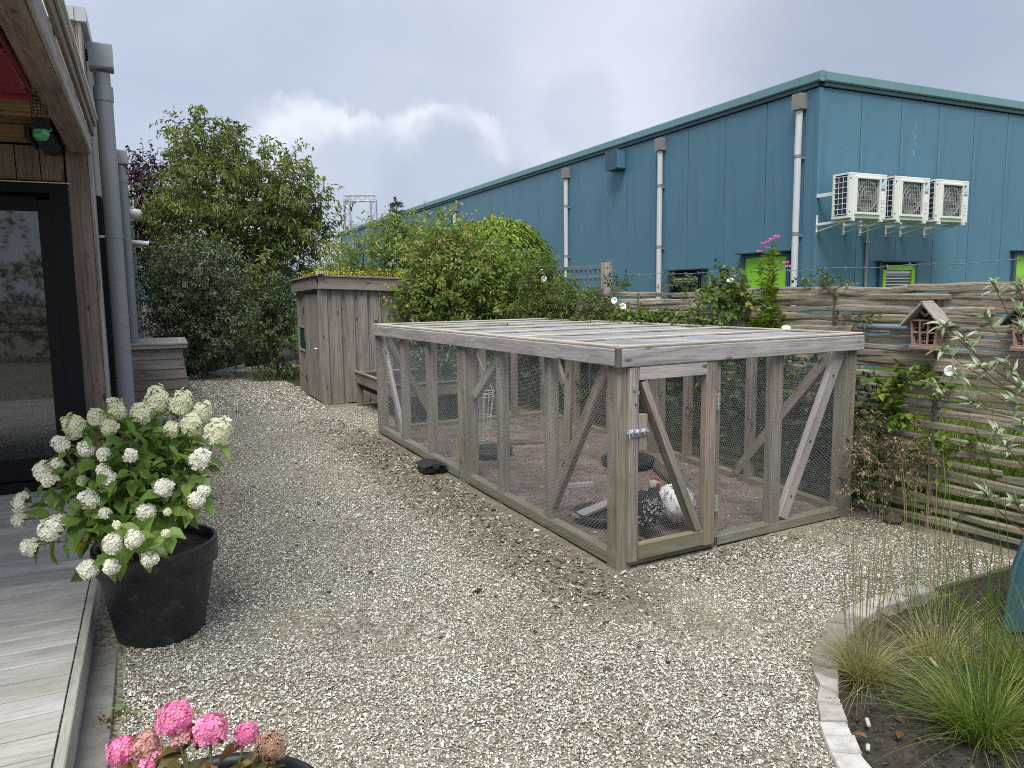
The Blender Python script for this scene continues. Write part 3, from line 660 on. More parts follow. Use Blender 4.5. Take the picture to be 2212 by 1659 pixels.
def hall_pipe(s, zt, label, gg):
    t = thing('drainpipe', label, 'drainpipe', (8.31, 5.45, 0), HR, 'pale drainpipes down the blue hall')
    x = -.115; z = 0; segs = [0, 1.25, 2.55, 3.85, zt - .1]; segs[3] = min(segs[3], zt - .5)
    for a_, b_ in zip(segs[:-1], segs[1:]):
        dx = gg.normal() * .004; add('pipe', G().tube([(x + dx, s, a_), (x - dx * .5, s, b_ - .01)], .058, 14).mesh('pipe', M_PIPEW, True), t)
        add('collar', G().tube([(x, s, b_ - .045), (x, s, b_ + .015)], .064, 14).mesh('collar', M_HOPPER, True), t)
    add('hopper', G().box((x, s, zt), (.17, .19, .26), ch=.012).mesh('hopper', M_HOPPER), t)
    for z in (1.2, 2.5, 3.8): add('clamp', G().box((x + .05, s, z), (.08, .14, .03)).mesh('clamp', M_STEEL), t)
gg = np.random.default_rng(2)
hall_pipe(.32, 4.72, 'pale drainpipe right at the corner of the blue hall', gg)
hall_pipe(4.20, 4.70, 'pale drainpipe between the vent box and the green panel on the blue hall', gg)
hall_pipe(8.30, 4.68, 'pale drainpipe left of the square vent box on the blue hall', gg)
hall_pipe(16.4, 4.62, 'short looking far drainpipe rising behind the bright green bush', gg)
hall_pipe(24.5, 4.62, 'farthest drainpipe on the blue hall, mostly hidden by shrubs', gg)
t = thing('vent_box', 'square dark blue vent box high on the long hall wall', 'vent', (8.31, 5.45, 0), HR)
add('housing', G().box((-.17, 5.86, 4.62), (.28, .46, .44), ch=.01).mesh('housing', M_HALLD), t); add('side_plate', G().box((-.17, 5.625, 4.62), (.24, .01, .38)).mesh('side_plate', M_HALL), t)
def hwin(face, s0, s1, zt, kind, zb=.9):
    """window or door set on the hall. face 'l' long wall, 'r' right wall"""
    P = (lambda s, d, z: (-d, s, z)) if face == 'l' else (lambda s, d, z: (s, -d, z)); up = (1, 0, 0) if face == 'l' else (0, 1, 0)
    sm = (s0 + s1) / 2
    wn = beam('door' if kind == 'panel' else 'window', P(sm, .04, zb), P(sm, .04, zt), s1 - s0 - .1, .03, M_GREENW if kind == 'panel' else M_ROOM, hall, up=up)
    for s in (s0 + .03, s1 - .03): beam('frame', P(s, .055, zb), P(s, .055, zt), .08, .07, M_HALLD, wn, up=up)
    if kind == 'panel':
        beam('frame', P(s0, .055, zt - .03), P(s1, .055, zt - .03), .07, .06, M_HALLD, wn)
    else:
        fm = M_GREENW if kind == 'green' else M_BLACK
        for s in (s0 + .11, s1 - .11): beam('sash', P(s, .075, zb), P(s, .075, zt - .05), .08, .05, fm, wn, up=up)
        beam('sash', P(s0 + .07, .075, zt - .09), P(s1 - .07, .075, zt - .09), .05, .09, fm, wn)
        g = G(); c = P(sm, .062, (zb + zt) / 2); g.box(c, (abs(s1 - s0) - .2 if face == 'r' else .006, .006 if face == 'r' else abs(s1 - s0) - .2, zt - zb - .1)); add('pane', g.mesh('pane', M_GLASS), wn)
        for q in range(5 if kind == 'green' else 2): beam('blind_slat', P(s0 + .16, .058, zt - .17 - q * .055), P(s1 - .16, .058, zt - .17 - q * .055), .03, .022 if q else .05, M_CAPW if q % 2 == 0 else M_CAPG, wn)
    beam('lintel', P(s0 - .08, .10, zt + .02), P(s1 + .08, .10, zt + .02), .16, .03, M_HALLD, wn)
hwin('l', .47, 1.66, 2.24, 'panel'); hwin('l', 2.75, 3.88, 2.0, 'dark'); hwin('r', 1.52, 2.49, 2.04, 'green'); hwin('r', 5.35, 6.4, 2.27, 'panel')
gk = np.random.default_rng(77)
for face, s_, z_, n_ in (('r', 2.35, 4.55, 9), ('l', 6.35, 3.95, 5)):
    g = G()
    for q in range(n_):
        a_ = s_ + gk.normal() * .035; b_ = z_ - gk.random() * .75; h_ = gk.uniform(.03, .13); c = (a_, -.0275, b_) if face == 'r' else (-.0275, a_, b_); g.box(c, (.014, .003, h_) if face == 'r' else (.003, .014, h_))
    o = add('white_streak', g.mesh('white_streak', plain('faint white streak', (.30, .40, .44), .8)), hall); o['kind'] = 'stuff'
t = thing('cable_duct', 'thin grey duct running down from the air conditioners on the blue hall', 'cable duct', (8.31, 5.45, 0), HR)
add('duct', G().tube([(1.19, -.06, 0), (1.19, -.06, 2.75)], .028, 8).mesh('duct', M_PIPE, True), t); 
for z in (1.4, 2.4): add('clip', G().box((1.19, -.05, z), (.09, .05, .03)).mesh('clip', M_STEEL), t)

# air conditioners
def guard(cx, cz_, R):
    g = G(); 
    for x in np.linspace(-R, R, 13): 
        g.tube([(cx + x, 0, cz_ - .26), (cx + x, 0, cz_ + .26)], .0035, 3)
    for z in np.linspace(-.26, .26, 9): g.tube([(cx - R, 0, cz_ + z), (cx + R, 0, cz_ + z)], .0035, 3)
    for rr in (.07, .15, .22): g.tube([(cx + rr * math.cos(a), -.002, cz_ + rr * math.sin(a)) for a in np.linspace(0, 2 * PI, 25)], .003, 3)
    return g
def make_ac():
    t = thing('air_conditioner', '', 'air conditioner', (0, 0, 0), HR, 'air conditioners on brackets on the hall')
    Wd, Hh, Dp = .86, .71, .33
    cs = G(); cs.box((Wd / 2, Dp / 2, Hh - .015), (Wd, Dp, .03), ch=.008); cs.box((Wd / 2, Dp / 2, .02), (Wd, Dp, .04), ch=.006)
    cs.box((Wd / 2, Dp - .01, Hh / 2), (Wd - .01, .02, Hh - .02)); cs.box((Wd - .01, Dp / 2, Hh / 2), (.02, Dp - .02, Hh - .06)); cs.box((.02, Dp - .03, Hh / 2), (.04, .05, Hh - .06))
    # front plate with a square opening
    x0, x1, z0, z1 = .17, .68, .10, .62
    cs.box((x0 / 2, .012, Hh / 2), (x0, .024, Hh - .05), ch=.006); cs.box(((x1 + Wd) / 2, .012, Hh / 2), (Wd - x1, .024, Hh - .05), ch=.006)
    cs.box(((x0 + x1) / 2, .012, (Hh + z1) / 2 - .01), (x1 - x0, .0235, Hh - z1 - .02)); cs.box(((x0 + x1) / 2, .012, z0 / 2 + .01), (x1 - x0, .0235, z0 - .02))
    c = add('casing', cs.mesh('casing', M_ACW), t)
    for a_, b_ in (((.14, -.012, .075), (.70, -.012, .075)), ((.14, -.012, .635), (.70, -.012, .635))): beam('surround', a_, b_, .03, .03, M_ACW, c)
    for a_, b_ in (((.155, -.012, .09), (.155, -.012, .62)), ((.69, -.012, .09), (.69, -.012, .62))): beam('surround', a_, b_, .028, .03, M_ACW, c, up=(0, 1, 0))
    add('fan_recess', G().box(((x0 + x1) / 2, .09, (z0 + z1) / 2), (x1 - x0 + .02, .01, z1 - z0 + .02)).mesh('fan_recess', M_FANRING), t)
    V, F = lathe([(.245, .07), (.225, .02), (.255, .015), (.265, .07)], 32); V = V[:, [0, 2, 1]] + [(x0 + x1) / 2, 0, (z0 + z1) / 2]; add('fan_ring', G().add(V, F).mesh('fan_ring', M_FANRING, True), t)
    fg = G()
    for i in range(3):
        a_ = i * 2 * PI / 3; P = []
        for rr in (.05, .13, .215):
            for da in (-.45, 0, .45): P.append((.425 + rr * math.cos(a_ + da), .06 + da * .05, .36 + rr * math.sin(a_ + da)))
        fg.add(P, [[[r_ * 3 + q, r_ * 3 + q + 1, r_ * 3 + q + 4, r_ * 3 + q + 3] for r_ in range(2) for q in range(2)]])
    fg.tube([(.425, .03, .36), (.425, .09, .36)], .055, 14); add('fan', fg.mesh('fan', M_ACF), t)
    add('fan_guard', guard(.425, .36, .255).mesh('fan_guard', M_CAPG), t, M=Matrix.Translation((0, -.006, 0)))
    sg = G(); sg.box((.012, .16, .355), (.01, .25, .60)); sc = add('heat_exchanger', sg.mesh('heat_exchanger', M_ACD), t)
    s2 = G()
    for z in np.linspace(.06, .65, 8): s2.tube([(-.004, .03, z), (-.004, .29, z)], .005, 4)
    for y in (.03, .115, .20, .29): s2.tube([(-.004, y, .06), (-.004, y, .65)], .005, 4)
    add('side_grille', s2.mesh('side_grille', M_CAPW), sc)
    bd = add('badge', G().box((.775, -.002, .58), (.13, .004, .12)).mesh('badge', M_LABEL), t)
    g = G(); g.add([(.715, -.0045, .635), (.80, -.0045, .635), (.715, -.0045, .55)], [[[0, 2, 1]]]); add('logo', g.mesh('logo', M_LOGO), bd)
    g = G(); g.add([(.72, -.0045, .53), (.835, -.0045, .635), (.835, -.0045, .60), (.745, -.0045, .525)], [[[0, 3, 2, 1]]]); add('logo', g.mesh('logo', M_CAPW), bd)
    add('name_plate', G().box((.775, -.002, .475), (.10, .005, .035)).mesh('name_plate', M_HOPPER), t)
    add('spec_label', G().box((.765, -.002, .36), (.10, .004, .13)).mesh('spec_label', M_WHITE), t)
    for z in (.14, .20, .26): add('label_line', G().box((.765, -.002, z), (.09, .003, .02)).mesh('label_line', M_CAPW), t)
    for z in (.10, .62): add('screw', G().box((.03, -.003, z), (.02, .006, .02)).mesh('screw', M_BLKPL), t)
    return t
ac0 = make_ac(); HM = Matrix.Translation((8.31, 5.45, 0)) @ Matrix.Rotation(HR, 4, 'Z')
for i, (s, lab) in enumerate(((-.10, 'left air conditioner on the blue hall, its dark side grille in view'), (.95, 'middle air conditioner of the three on the blue hall'), (1.97, 'right air conditioner of the three, farthest from the hall corner'))):
    t = ac0 if i == 0 else copy_tree(ac0)
    t.location = (HM @ Vector((s, -.75, 2.71)))[:]; t['label'] = lab
    for j, dx in enumerate((.10, .74)):
        b = thing('wall_bracket', ['%s bracket arm under the %s air conditioner' % (('left', 'right')[j], ('left', 'middle', 'right')[i])][0], 'bracket', (HM @ Vector((s + dx, 0, 2.6)))[:], HR, 'white bracket arms under the air conditioners')
        beam('arm', (0, -.78, .085), (0, -.03, .06), .045, .04, M_ACW, b); beam('web', (0, -.62, .06), (0, -.03, -.06), .012, .05, M_ACW, b, up=(1, 0, 0)); beam('back_plate', (0, -.032, -.1), (0, -.032, .22), .05, .012, M_ACW, b, up=(0, 1, 0))
t = thing('pipe_cover', 'white angled pipe cover leading into the wall beside the left air conditioner', 'pipe cover', (8.31, 5.45, 0), HR)
beam('cover', (-.02 + .02, -.40, 3.13), (.20, -.40, 3.13), .06, .06, M_ACW, t); beam('cover', (.17, -.40, 2.66), (.17, -.40, 3.10), .06, .06, M_ACW, t, up=(0, 1, 0)); beam('cover', (.0, -.38, 3.13), (.0, -.03, 3.13), .06, .06, M_ACW, t)

# ================================================================== chicken run
CW, CL, CH = 2.052, 4.03, 1.28
run = thing('chicken_run', 'wooden chicken run with wire netting sides and slatted netting roof', 'chicken run', (0, 0, 0))
def post(x, y, sx, sy, m=W_CAGEG, z1=1.19, nm='post'): return beam(nm, (x, y, zgf(x, y) - .02), (x, y, z1), sx, sy, m, run, up=(0, 1, 0), ch=.004)
post(.05, .05, .10, .10); post(CW - .05, .05, .10, .10); post(.05, CL - .05, .09, .09); post(CW - .05, CL - .05, .09, .09)
post(.055, 2.02, .11, .15)                      # thick middle post of the left side
post(CW - .055, 2.02, .11, .12)
for y in (3.33, 2.72): post(.045, y, .07, .07, W_CAGE, nm='stud')
for y in (1.42, .76): post(.045, y, .07, .07, W_CAGE, nm='stud')
for y in (.90, 1.62, 2.75, 3.35): post(CW - .045, y, .07, .06, W_CAGE, nm='stud')
for x in (.62, 1.2, 1.6): post(x, CL - .045, .06, .07, W_CAGE, nm='stud')
post(.765, .04, .045, .07, W_CAGE, nm='stud'); post(1.30, .045, .085, .07, W_CAGE, nm='stud')
# sill rails
def foot(p0, p1): return beam('sill_shade_strip', p0, p1, .035, .03, W_DARK, run)  # dark strip added below the sill to stand in for its contact shade
def rail(p0, p1, w_=.07, h_=.07, m=W_CAGEG, nm='sill'): return beam(nm, p0, p1, w_, h_, m, run, ch=.004)
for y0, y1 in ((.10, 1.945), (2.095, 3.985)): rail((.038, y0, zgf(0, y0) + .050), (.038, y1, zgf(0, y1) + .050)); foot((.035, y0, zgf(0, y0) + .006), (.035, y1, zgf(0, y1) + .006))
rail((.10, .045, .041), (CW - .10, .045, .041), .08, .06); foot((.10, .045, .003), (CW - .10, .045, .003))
for y0, y1 in ((.10, 1.96), (2.08, 3.985)): rail((CW - .04, y0, zgf(0, y0) + .035), (CW - .04, y1, zgf(0, y1) + .035))
rail((.095, CL - .04, .20), (CW - .095, CL - .04, .20))
# top fascia boards
rail((-.014, -.005, 1.232), (-.014, CL + .01, 1.232), .028, .095, W_GREY, 'top_rail'); rail((CW + .014, -.005, 1.232), (CW + .014, CL + .01, 1.232), .028, .095, W_GREY, 'top_rail')
rail((.002, -.018, 1.228), (CW + .028, -.018, 1.228), .028, .10, W_GREY, 'top_rail'); rail((.0, CL + .024, 1.232), (CW, CL + .024, 1.232), .026, .095, W_GREY, 'top_rail')
beam('end_cap', (-.014, -.020, 1.18), (-.014, -.020, 1.284), .03, .03, W_STAKE, run, up=(0, 1, 0))
# roof rafters with pale battens over the netting
for y in (.62, 1.25, 1.88, 2.50, 3.05, 3.55): 
    rail((.0, y, 1.24), (CW, y, 1.24), .045, .055, W_GREY, 'rafter')
    rail((.0, y + .004, 1.288), (CW, y - .004, 1.288), .026, .016, W_PALE, 'batten')
for p in (((.0, .0, 1.290), (0, CL, 1.290)), ((CW, .0, 1.290), (CW, CL, 1.290)), ((-.01, -.012, 1.291), (CW + .02, -.012, 1.291)), ((0, CL, 1.291), (CW, CL, 1.291)), ((.06, .02, 1.287), (.075, CL - .02, 1.287))):
    rail(*p, .026, .016, W_PALE, 'batten')
# braces
rail((.045, 3.93, 1.17), (.03, 3.38, .26), .035, .075, W_GREY, 'brace')
rail((.045, .81, .11), (.045, .15, 1.17), .05, .075, W_CAGE, 'brace')
rail((.085, 1.93, .80), (.085, 1.46, 1.17), .05, .075, W_GREY, 'brace')
rail((1.385, .035, .09), (1.90, .035, 1.16), .045, .085, W_GREY, 'brace')
rail((CW - .06, 1.02, .12), (CW - .06, .15, 1.15), .045, .075, W_CAGE, 'brace'); rail((CW - .08, 2.1, .5), (CW - .08, 2.6, 1.17), .045, .075, W_CAGE, 'brace'); rail((CW - .07, 3.9, 1.15), (CW - .07, 3.4, .35), .045, .075, W_CAGE, 'brace')
rail((.10, CL - .06, 1.15), (.58, CL - .06, .32), .04, .07, W_CAGE, 'brace')
rail((.95, 1.95, .06), (1.02, 2.0, 1.2), .06, .06, W_CAGEG, 'inner_post')
# netting: real hexagonal wire
def netting(name, o, u, v, W_, H_, p, r, n, clip=None):
    o, u, v, n = [np.array(q, float) for q in (o, u, v, n)]
    dy = p * .92; cols = int(W_ / p) + 2; rows = int(H_ / dy) + 2
    i, j = np.meshgrid(np.arange(cols), np.arange(rows)); x = (i + .5 * (j % 2)) * p; y = j * dy
    # vertices: top of twisted link (A) and bottom (B)
    A = np.stack([x, y + dy * .25], -1); B = np.stack([x, y - dy * .25], -1)
    E1 = np.stack([A, B], 2).reshape(-1, 2, 2)
    nxt = np.stack([x + .5 * p, y + dy * .75], -1); prv = np.stack([x - .5 * p, y + dy * .75], -1)
    E2 = np.stack([A, nxt], 2).reshape(-1, 2, 2); E3 = np.stack([A, prv], 2).reshape(-1, 2, 2)
    E = np.concatenate([E1, E2, E3]); mid = E.mean(1); k = (mid[:, 0] > 0) & (mid[:, 0] < W_) & (mid[:, 1] > 0) & (mid[:, 1] < H_)
    if clip is not None: k &= clip(mid[:, 0], mid[:, 1])
    E = E[k]; E[..., 0] = np.clip(E[..., 0], 0, W_); E[..., 1] = np.clip(E[..., 1], 0, H_)
    wob = lambda q: .004 * np.sin(q[..., 0] * 9 + 2 * np.sin(q[..., 1] * 5)) * np.sin(q[..., 1] * 7)
    P = o + E[..., 0:1] * u + E[..., 1:2] * v + wob(E)[..., None] * n
    d = unit(P[:, 1] - P[:, 0]); s = np.cross(d, n); m_ = len(P)
    V = np.stack([P[:, 0] + s * r, P[:, 0] - s * r, P[:, 1] - s * r, P[:, 1] + s * r, P[:, 0] + n * r, P[:, 0] - n * r, P[:, 1] - n * r, P[:, 1] + n * r], 1).reshape(-1, 3)
    b = np.arange(m_)[:, None] * 8
    return add(name, npmesh(name, V, [np.concatenate([b + [0, 1, 2, 3], b + [4, 5, 6, 7]])], M_WIRER if name == 'roof_netting' else M_WIRE), run)
netting('wire_netting', (-.001, .02, .06), (0, 1, 0), (0, 0, 1), CL - .06, 1.12, .0150, .00048, (1, 0, 0), clip=lambda a_, b_: b_ > a_ * .0425 - .02)
netting('wire_netting', (.745, -.001, .02), (1, 0, 0), (0, 0, 1), CW - .76, 1.16, .0150, .00048, (0, 1, 0))
netting('wire_netting', (CW + .001, .02, .06), (0, 1, 0), (0, 0, 1), CL - .06, 1.12, .026, .0006, (1, 0, 0))
netting('wire_netting', (.02, CL + .001, .20), (1, 0, 0), (0, 0, 1), CW - .04, .98, .026, .0006, (0, 1, 0))
netting('roof_netting', (.01, .01, 1.279), (1, 0, 0), (0, 1, 0), CW - .02, CL - .02, .024, .0011, (0, 0, 1))
# door
dr = beam('door', (.098, .0, .045), (.098 - .0, .0, 1.172), .065, .05, W_CAGE, run, up=(0, 1, 0))
dr['label'] = 'framed netting door with diagonal brace and metal bolt'
beam('stile', (.685, 0, .045), (.685, 0, 1.172), .085, .05, W_CAGE, dr, up=(0, 1, 0))
beam('door_rail', (.135, -.002, 1.135), (.64, -.002, 1.135), .05, .075, W_GREY, dr); beam('door_rail', (.135, 0, .095), (.64, 0, .095), .052, .09, W_CAGEG, dr)
beam('door_brace', (.17, .012, 1.09), (.60, .012, .15), .045, .075, W_CAGE, dr, up=(0, 1, 0))
netting_parent = run
def netd():
    o = netting('door_netting', (.13, .030, .14), (1, 0, 0), (0, 0, 1), .52, .96, .0150, .0005, (0, 1, 0)); o.parent = dr; o.matrix_basis = LM[dr.name].inverted() @ Matrix()
netd()
beam('latch_block', (.165, -.004, .70), (.165, -.004, .90), .06, .045, W_CAGE, dr, up=(0, 1, 0))
bolt = add('bolt', G().box((.118, -.030, .80), (.15, .006, .045), ch=.002).mesh('bolt', M_STEEL), dr)
g = G(); g.tube([(.03, -.040, .805), (.19, -.040, .805)], .006, 8); g.tube([(.05, -.040, .805), (.045, -.055, .77), (.06, -.05, .755)], .004, 6)
for x in (.075, .115, .16): g.box((x, -.038, .805), (.018, .02, .03), ch=.003)
add('bolt_bar', g.mesh('bolt_bar', M_STEEL, True), bolt)
g = G(); g.box((.105, -.028, 1.01), (.022, .005, .09)); g.box((.10, -.034, 1.055), (.03, .012, .02)); g.box((.112, -.034, 1.03), (.02, .014, .02)); g.tube([(.105, -.035, .97), (.105, -.035, 1.05)], .005, 6); add('hook_latch', g.mesh('hook_latch', M_STEEL), dr)
for z in (.30, .93):
    g = G(); g.tube([(.735, -.032, z - .05), (.735, -.032, z + .05)], .006, 8)
    for q in range(4): g.box((.735, -.030, z - .042 + q * .028), (.03, .004, .018))
    add('hinge', g.mesh('hinge', M_STEEL), dr)
# screws dots on braces
g = G()
for a_ in (.13, .46, .86): p = np.array([1.385, .035 - .024, .09]) * (1 - a_) + np.array([1.90, .035 - .024, 1.16]) * a_; g.tube([p, p + [0, -.002, 0]], .009, 8)
add('screw_heads', g.mesh('screw_heads', M_BLKPL), run)

# things in and on the run
t = thing('loose_board', 'short grey offcut board lying on the netting roof', 'board', (.65, 2.7, 1.298), .25)
beam('board', (-.13, 0, .008), (.13, 0, .008), .11, .016, W_GREY, t); add('board_end', G().box((.145, 0, .009), (.03, .08, .014)).mesh('board_end', M_BLACK), t)
t = thing('wire_feeder_basket', 'white wire basket hanging by a hook inside the chicken run', 'basket', (.27, 2.20, .38))
g = G(); R0, R1, Hb = .055, .108, .40
for i in range(14): a_ = i * 2 * PI / 14; g.tube([(R0 * math.cos(a_), R0 * math.sin(a_), 0), (R1 * math.cos(a_), R1 * math.sin(a_), Hb)], .0020, 4)
add('basket_wires', g.mesh('basket_wires', M_WHITEWIRE), t); g = G()
for z, rr in ((0, R0), (.10, .070), (.20, .083), (Hb - .035, R1)): add('ring', G().tube([(rr * math.cos(a_), rr * math.sin(a_), z) for a_ in np.linspace(0, 2 * PI, 25)], .0030, 4).mesh('ring', M_WHITEWIRE), t)
g.tube([(R1 * math.cos(a_), R1 * math.sin(a_), Hb) for a_ in np.linspace(0, 2 * PI, 33)], .0035, 5)
add('ring', g.mesh('ring', M_WHITEWIRE), t)
add('hanger', G().tube([(R1, 0, Hb), (.05, 0, Hb + .14), (.0, 0, Hb + .24), (-.03, 0, Hb + .30), (-.05, 0, Hb + .45), (-.05, 0, Hb + .48)], .003, 5).mesh('hanger', M_WHITEWIRE), t)
add('base_plate', G().tube([(0, 0, -.008), (0, 0, 0)], R0, 14).mesh('base_plate', M_STEEL), t)
t = thing('swing_perch', 'wooden swing perch hanging on thin chains in the run', 'perch', (.31, .96, .25))
beam('perch', (-.17, .04, 0), (.17, -.05, 0), .045, .03, W_GREY, t)
for s in (-1, 1): add('chain', G().tube([(s * .155, -s * .04, .01), (s * .15, -s * .04, .99)], .0022, 4).mesh('chain', M_ROPE), t)
add('toy_chain', G().tube([(-.02, -.12, -.02), (-.02, -.12, -.20)], .002, 4).mesh('toy_chain', M_ROPE), t)
def dish(lab, x, y, r, m=M_BLKPL, h=.07, grp='black rubber dishes on the run floor'):
    t = thing('rubber_dish', lab, 'dish', (x, y, zgf(x, y) + .022), 0, grp)
    V, F = lathe([(r * .8, 0), (r, h * .3), (r * 1.05, h), (r * .96, h * 1.02), (r * .86, h * .35), (.001, h * .3)], 28); add('dish_body', G().add(V, F).mesh('dish_body', m, True), t); 
    add('water', G().tube([(0, 0, h * .5), (0, 0, h * .52)], r * .88, 24).mesh('water', M_DARKWATER), t); return t
M_DARKWATER = plain('dark wet feed', (.03, .028, .025), .25, var=.5, scale=20)
dish('black rubber dish under the board near the front corner of the run', .42, .70, .20)
dish('black rubber dish deep in the run behind the door', 1.45, 1.75, .22)
dish('dark flat dish behind the thick middle post of the run', .55, 2.6, .20)
t = thing('feeding_board', 'grey board laid over the black dish in the front corner of the run', 'board', (.45, .80, .11), .35)
beam('board', (-.26, 0, 0), (.26, 0, .01), .09, .022, W_GREY, t)
t = thing('floor_log', 'dark mossy log lying on the run floor by the back wall', 'log', (1.62, 1.55, .09), 1.15)
add('log', G().tube([(-.55, 0, 0), (-.2, .02, .01), (.2, -.01, 0), (.55, .01, .0)], [.045, .05, .05, .042], 10).mesh('log', W_DARK, True), t)
t = thing('floor_log', 'short dark branch on the soil in the middle of the run', 'log', (.95, 2.75, .15), -.3, )
add('log', G().tube([(-.35, 0, 0), (0, .05, .02), (.3, .0, 0)], [.03, .035, .02], 8).mesh('log', W_DARK, True), t)
t = thing('bait_box', 'black plastic bait box on the chips against the run sill', 'bait box', (-.105, 2.42, .118), -.10)
add('base', G().box((0, 0, .028), (.17, .22, .056), ch=.01).mesh('base', M_BLKPL), t)
V = []; 
for x in (-.105, -.05, 0, .05, .105): V += [(x, -.13, .068 - abs(x) * .15), (x, .13, .068 - abs(x) * .15), (x, -.13, .082 - abs(x) * .25), (x, .13, .082 - abs(x) * .25)]
F = []
for i in range(4): b = i * 4; F += [[b, b + 4, b + 5, b + 1], [b + 2, b + 3, b + 7, b + 6], [b, b + 2, b + 6, b + 4], [b + 1, b + 5, b + 7, b + 3]]
F += [[0, 1, 3, 2], [16, 18, 19, 17]]
add('lid', npmesh('lid', V, [F], M_BLKPL), t); add('entrance', G().box((.045, -.112, .03), (.05, .01, .04)).mesh('entrance', M_BLACK), t)
add('lid_latch', G().box((0, -.14, .055), (.05, .02, .03), ch=.004).mesh('lid_latch', M_BLKPL), t)

# raised planter behind the run
t = thing('raised_planter', 'mossy raised planter with netting cover between run and shed', 'planter', (.30, 4.28, .17), HR)
for (x, y) in ((.04, .04), (.04, 1.7), (1.2, .04), (1.2, 1.7)): beam('leg', (x, y, 0), (x, y, .36), .07, .07, W_CAGEG, t, up=(0, 1, 0))
for p in (((0, 0, .38), (1.24, 0, .38)), ((0, 1.74, .38), (1.24, 1.74, .38))): beam('side_board', *p, .03, .13, W_CAGEG, t)
for p in (((0, .02, .38), (0, 1.72, .38)), ((1.24, .02, .38), (1.24, 1.72, .38))): beam('side_board', *p, .03, .13, W_CAGEG, t)
for p in (((-.02, -.01, .455), (1.26, -.01, .455)), ((-.01, .0, .455), (-.01, 1.74, .455))): beam('rim_batten', *p, .04, .02, W_CAGEG, t)
add('netting_cover', G().box((.62, .87, .42), (1.2, 1.7, .01)).mesh('netting_cover', M_BLKPL), t); add('tray', G().box((.62, .87, .30), (1.18, 1.68, .12)).mesh('tray', M_ROOM), t)

# ================================================================== hens
def loft(st, n=22):
    """rings along a spine: (x, z, ry, rz, tilt)"""
    V = []
    for x, z, ry, rz, ti in st:
        for j in range(n):
            a_ = 2 * PI * j / n; dy = ry * math.cos(a_); dz = rz * math.sin(a_); V.append((x - dz * math.sin(ti), dy, z + dz * math.cos(ti)))
    k = len(st); F4 = [[i * n + j, i * n + (j + 1) % n, (i + 1) * n + (j + 1) % n, (i + 1) * n + j] for i in range(k - 1) for j in range(n)]
    return np.array(V), [F4, [list(range(n - 1, -1, -1)), list(range((k - 1) * n, k * n))]]
def interp_stations(st, m=5):
    st = np.array(st); t_ = np.arange(len(st)); tt = np.linspace(0, len(st) - 1, (len(st) - 1) * m + 1)
    out = []
    for c in range(st.shape[1]):
        y = st[:, c]; d = np.gradient(y); i = np.minimum(tt.astype(int), len(st) - 2); f = tt - i
        h = (2 * f ** 3 - 3 * f ** 2 + 1) * y[i] + (f ** 3 - 2 * f ** 2 + f) * d[i] + (-2 * f ** 3 + 3 * f ** 2) * y[i + 1] + (f ** 3 - f ** 2) * d[i + 1]; out.append(h)
    return np.stack(out, 1)
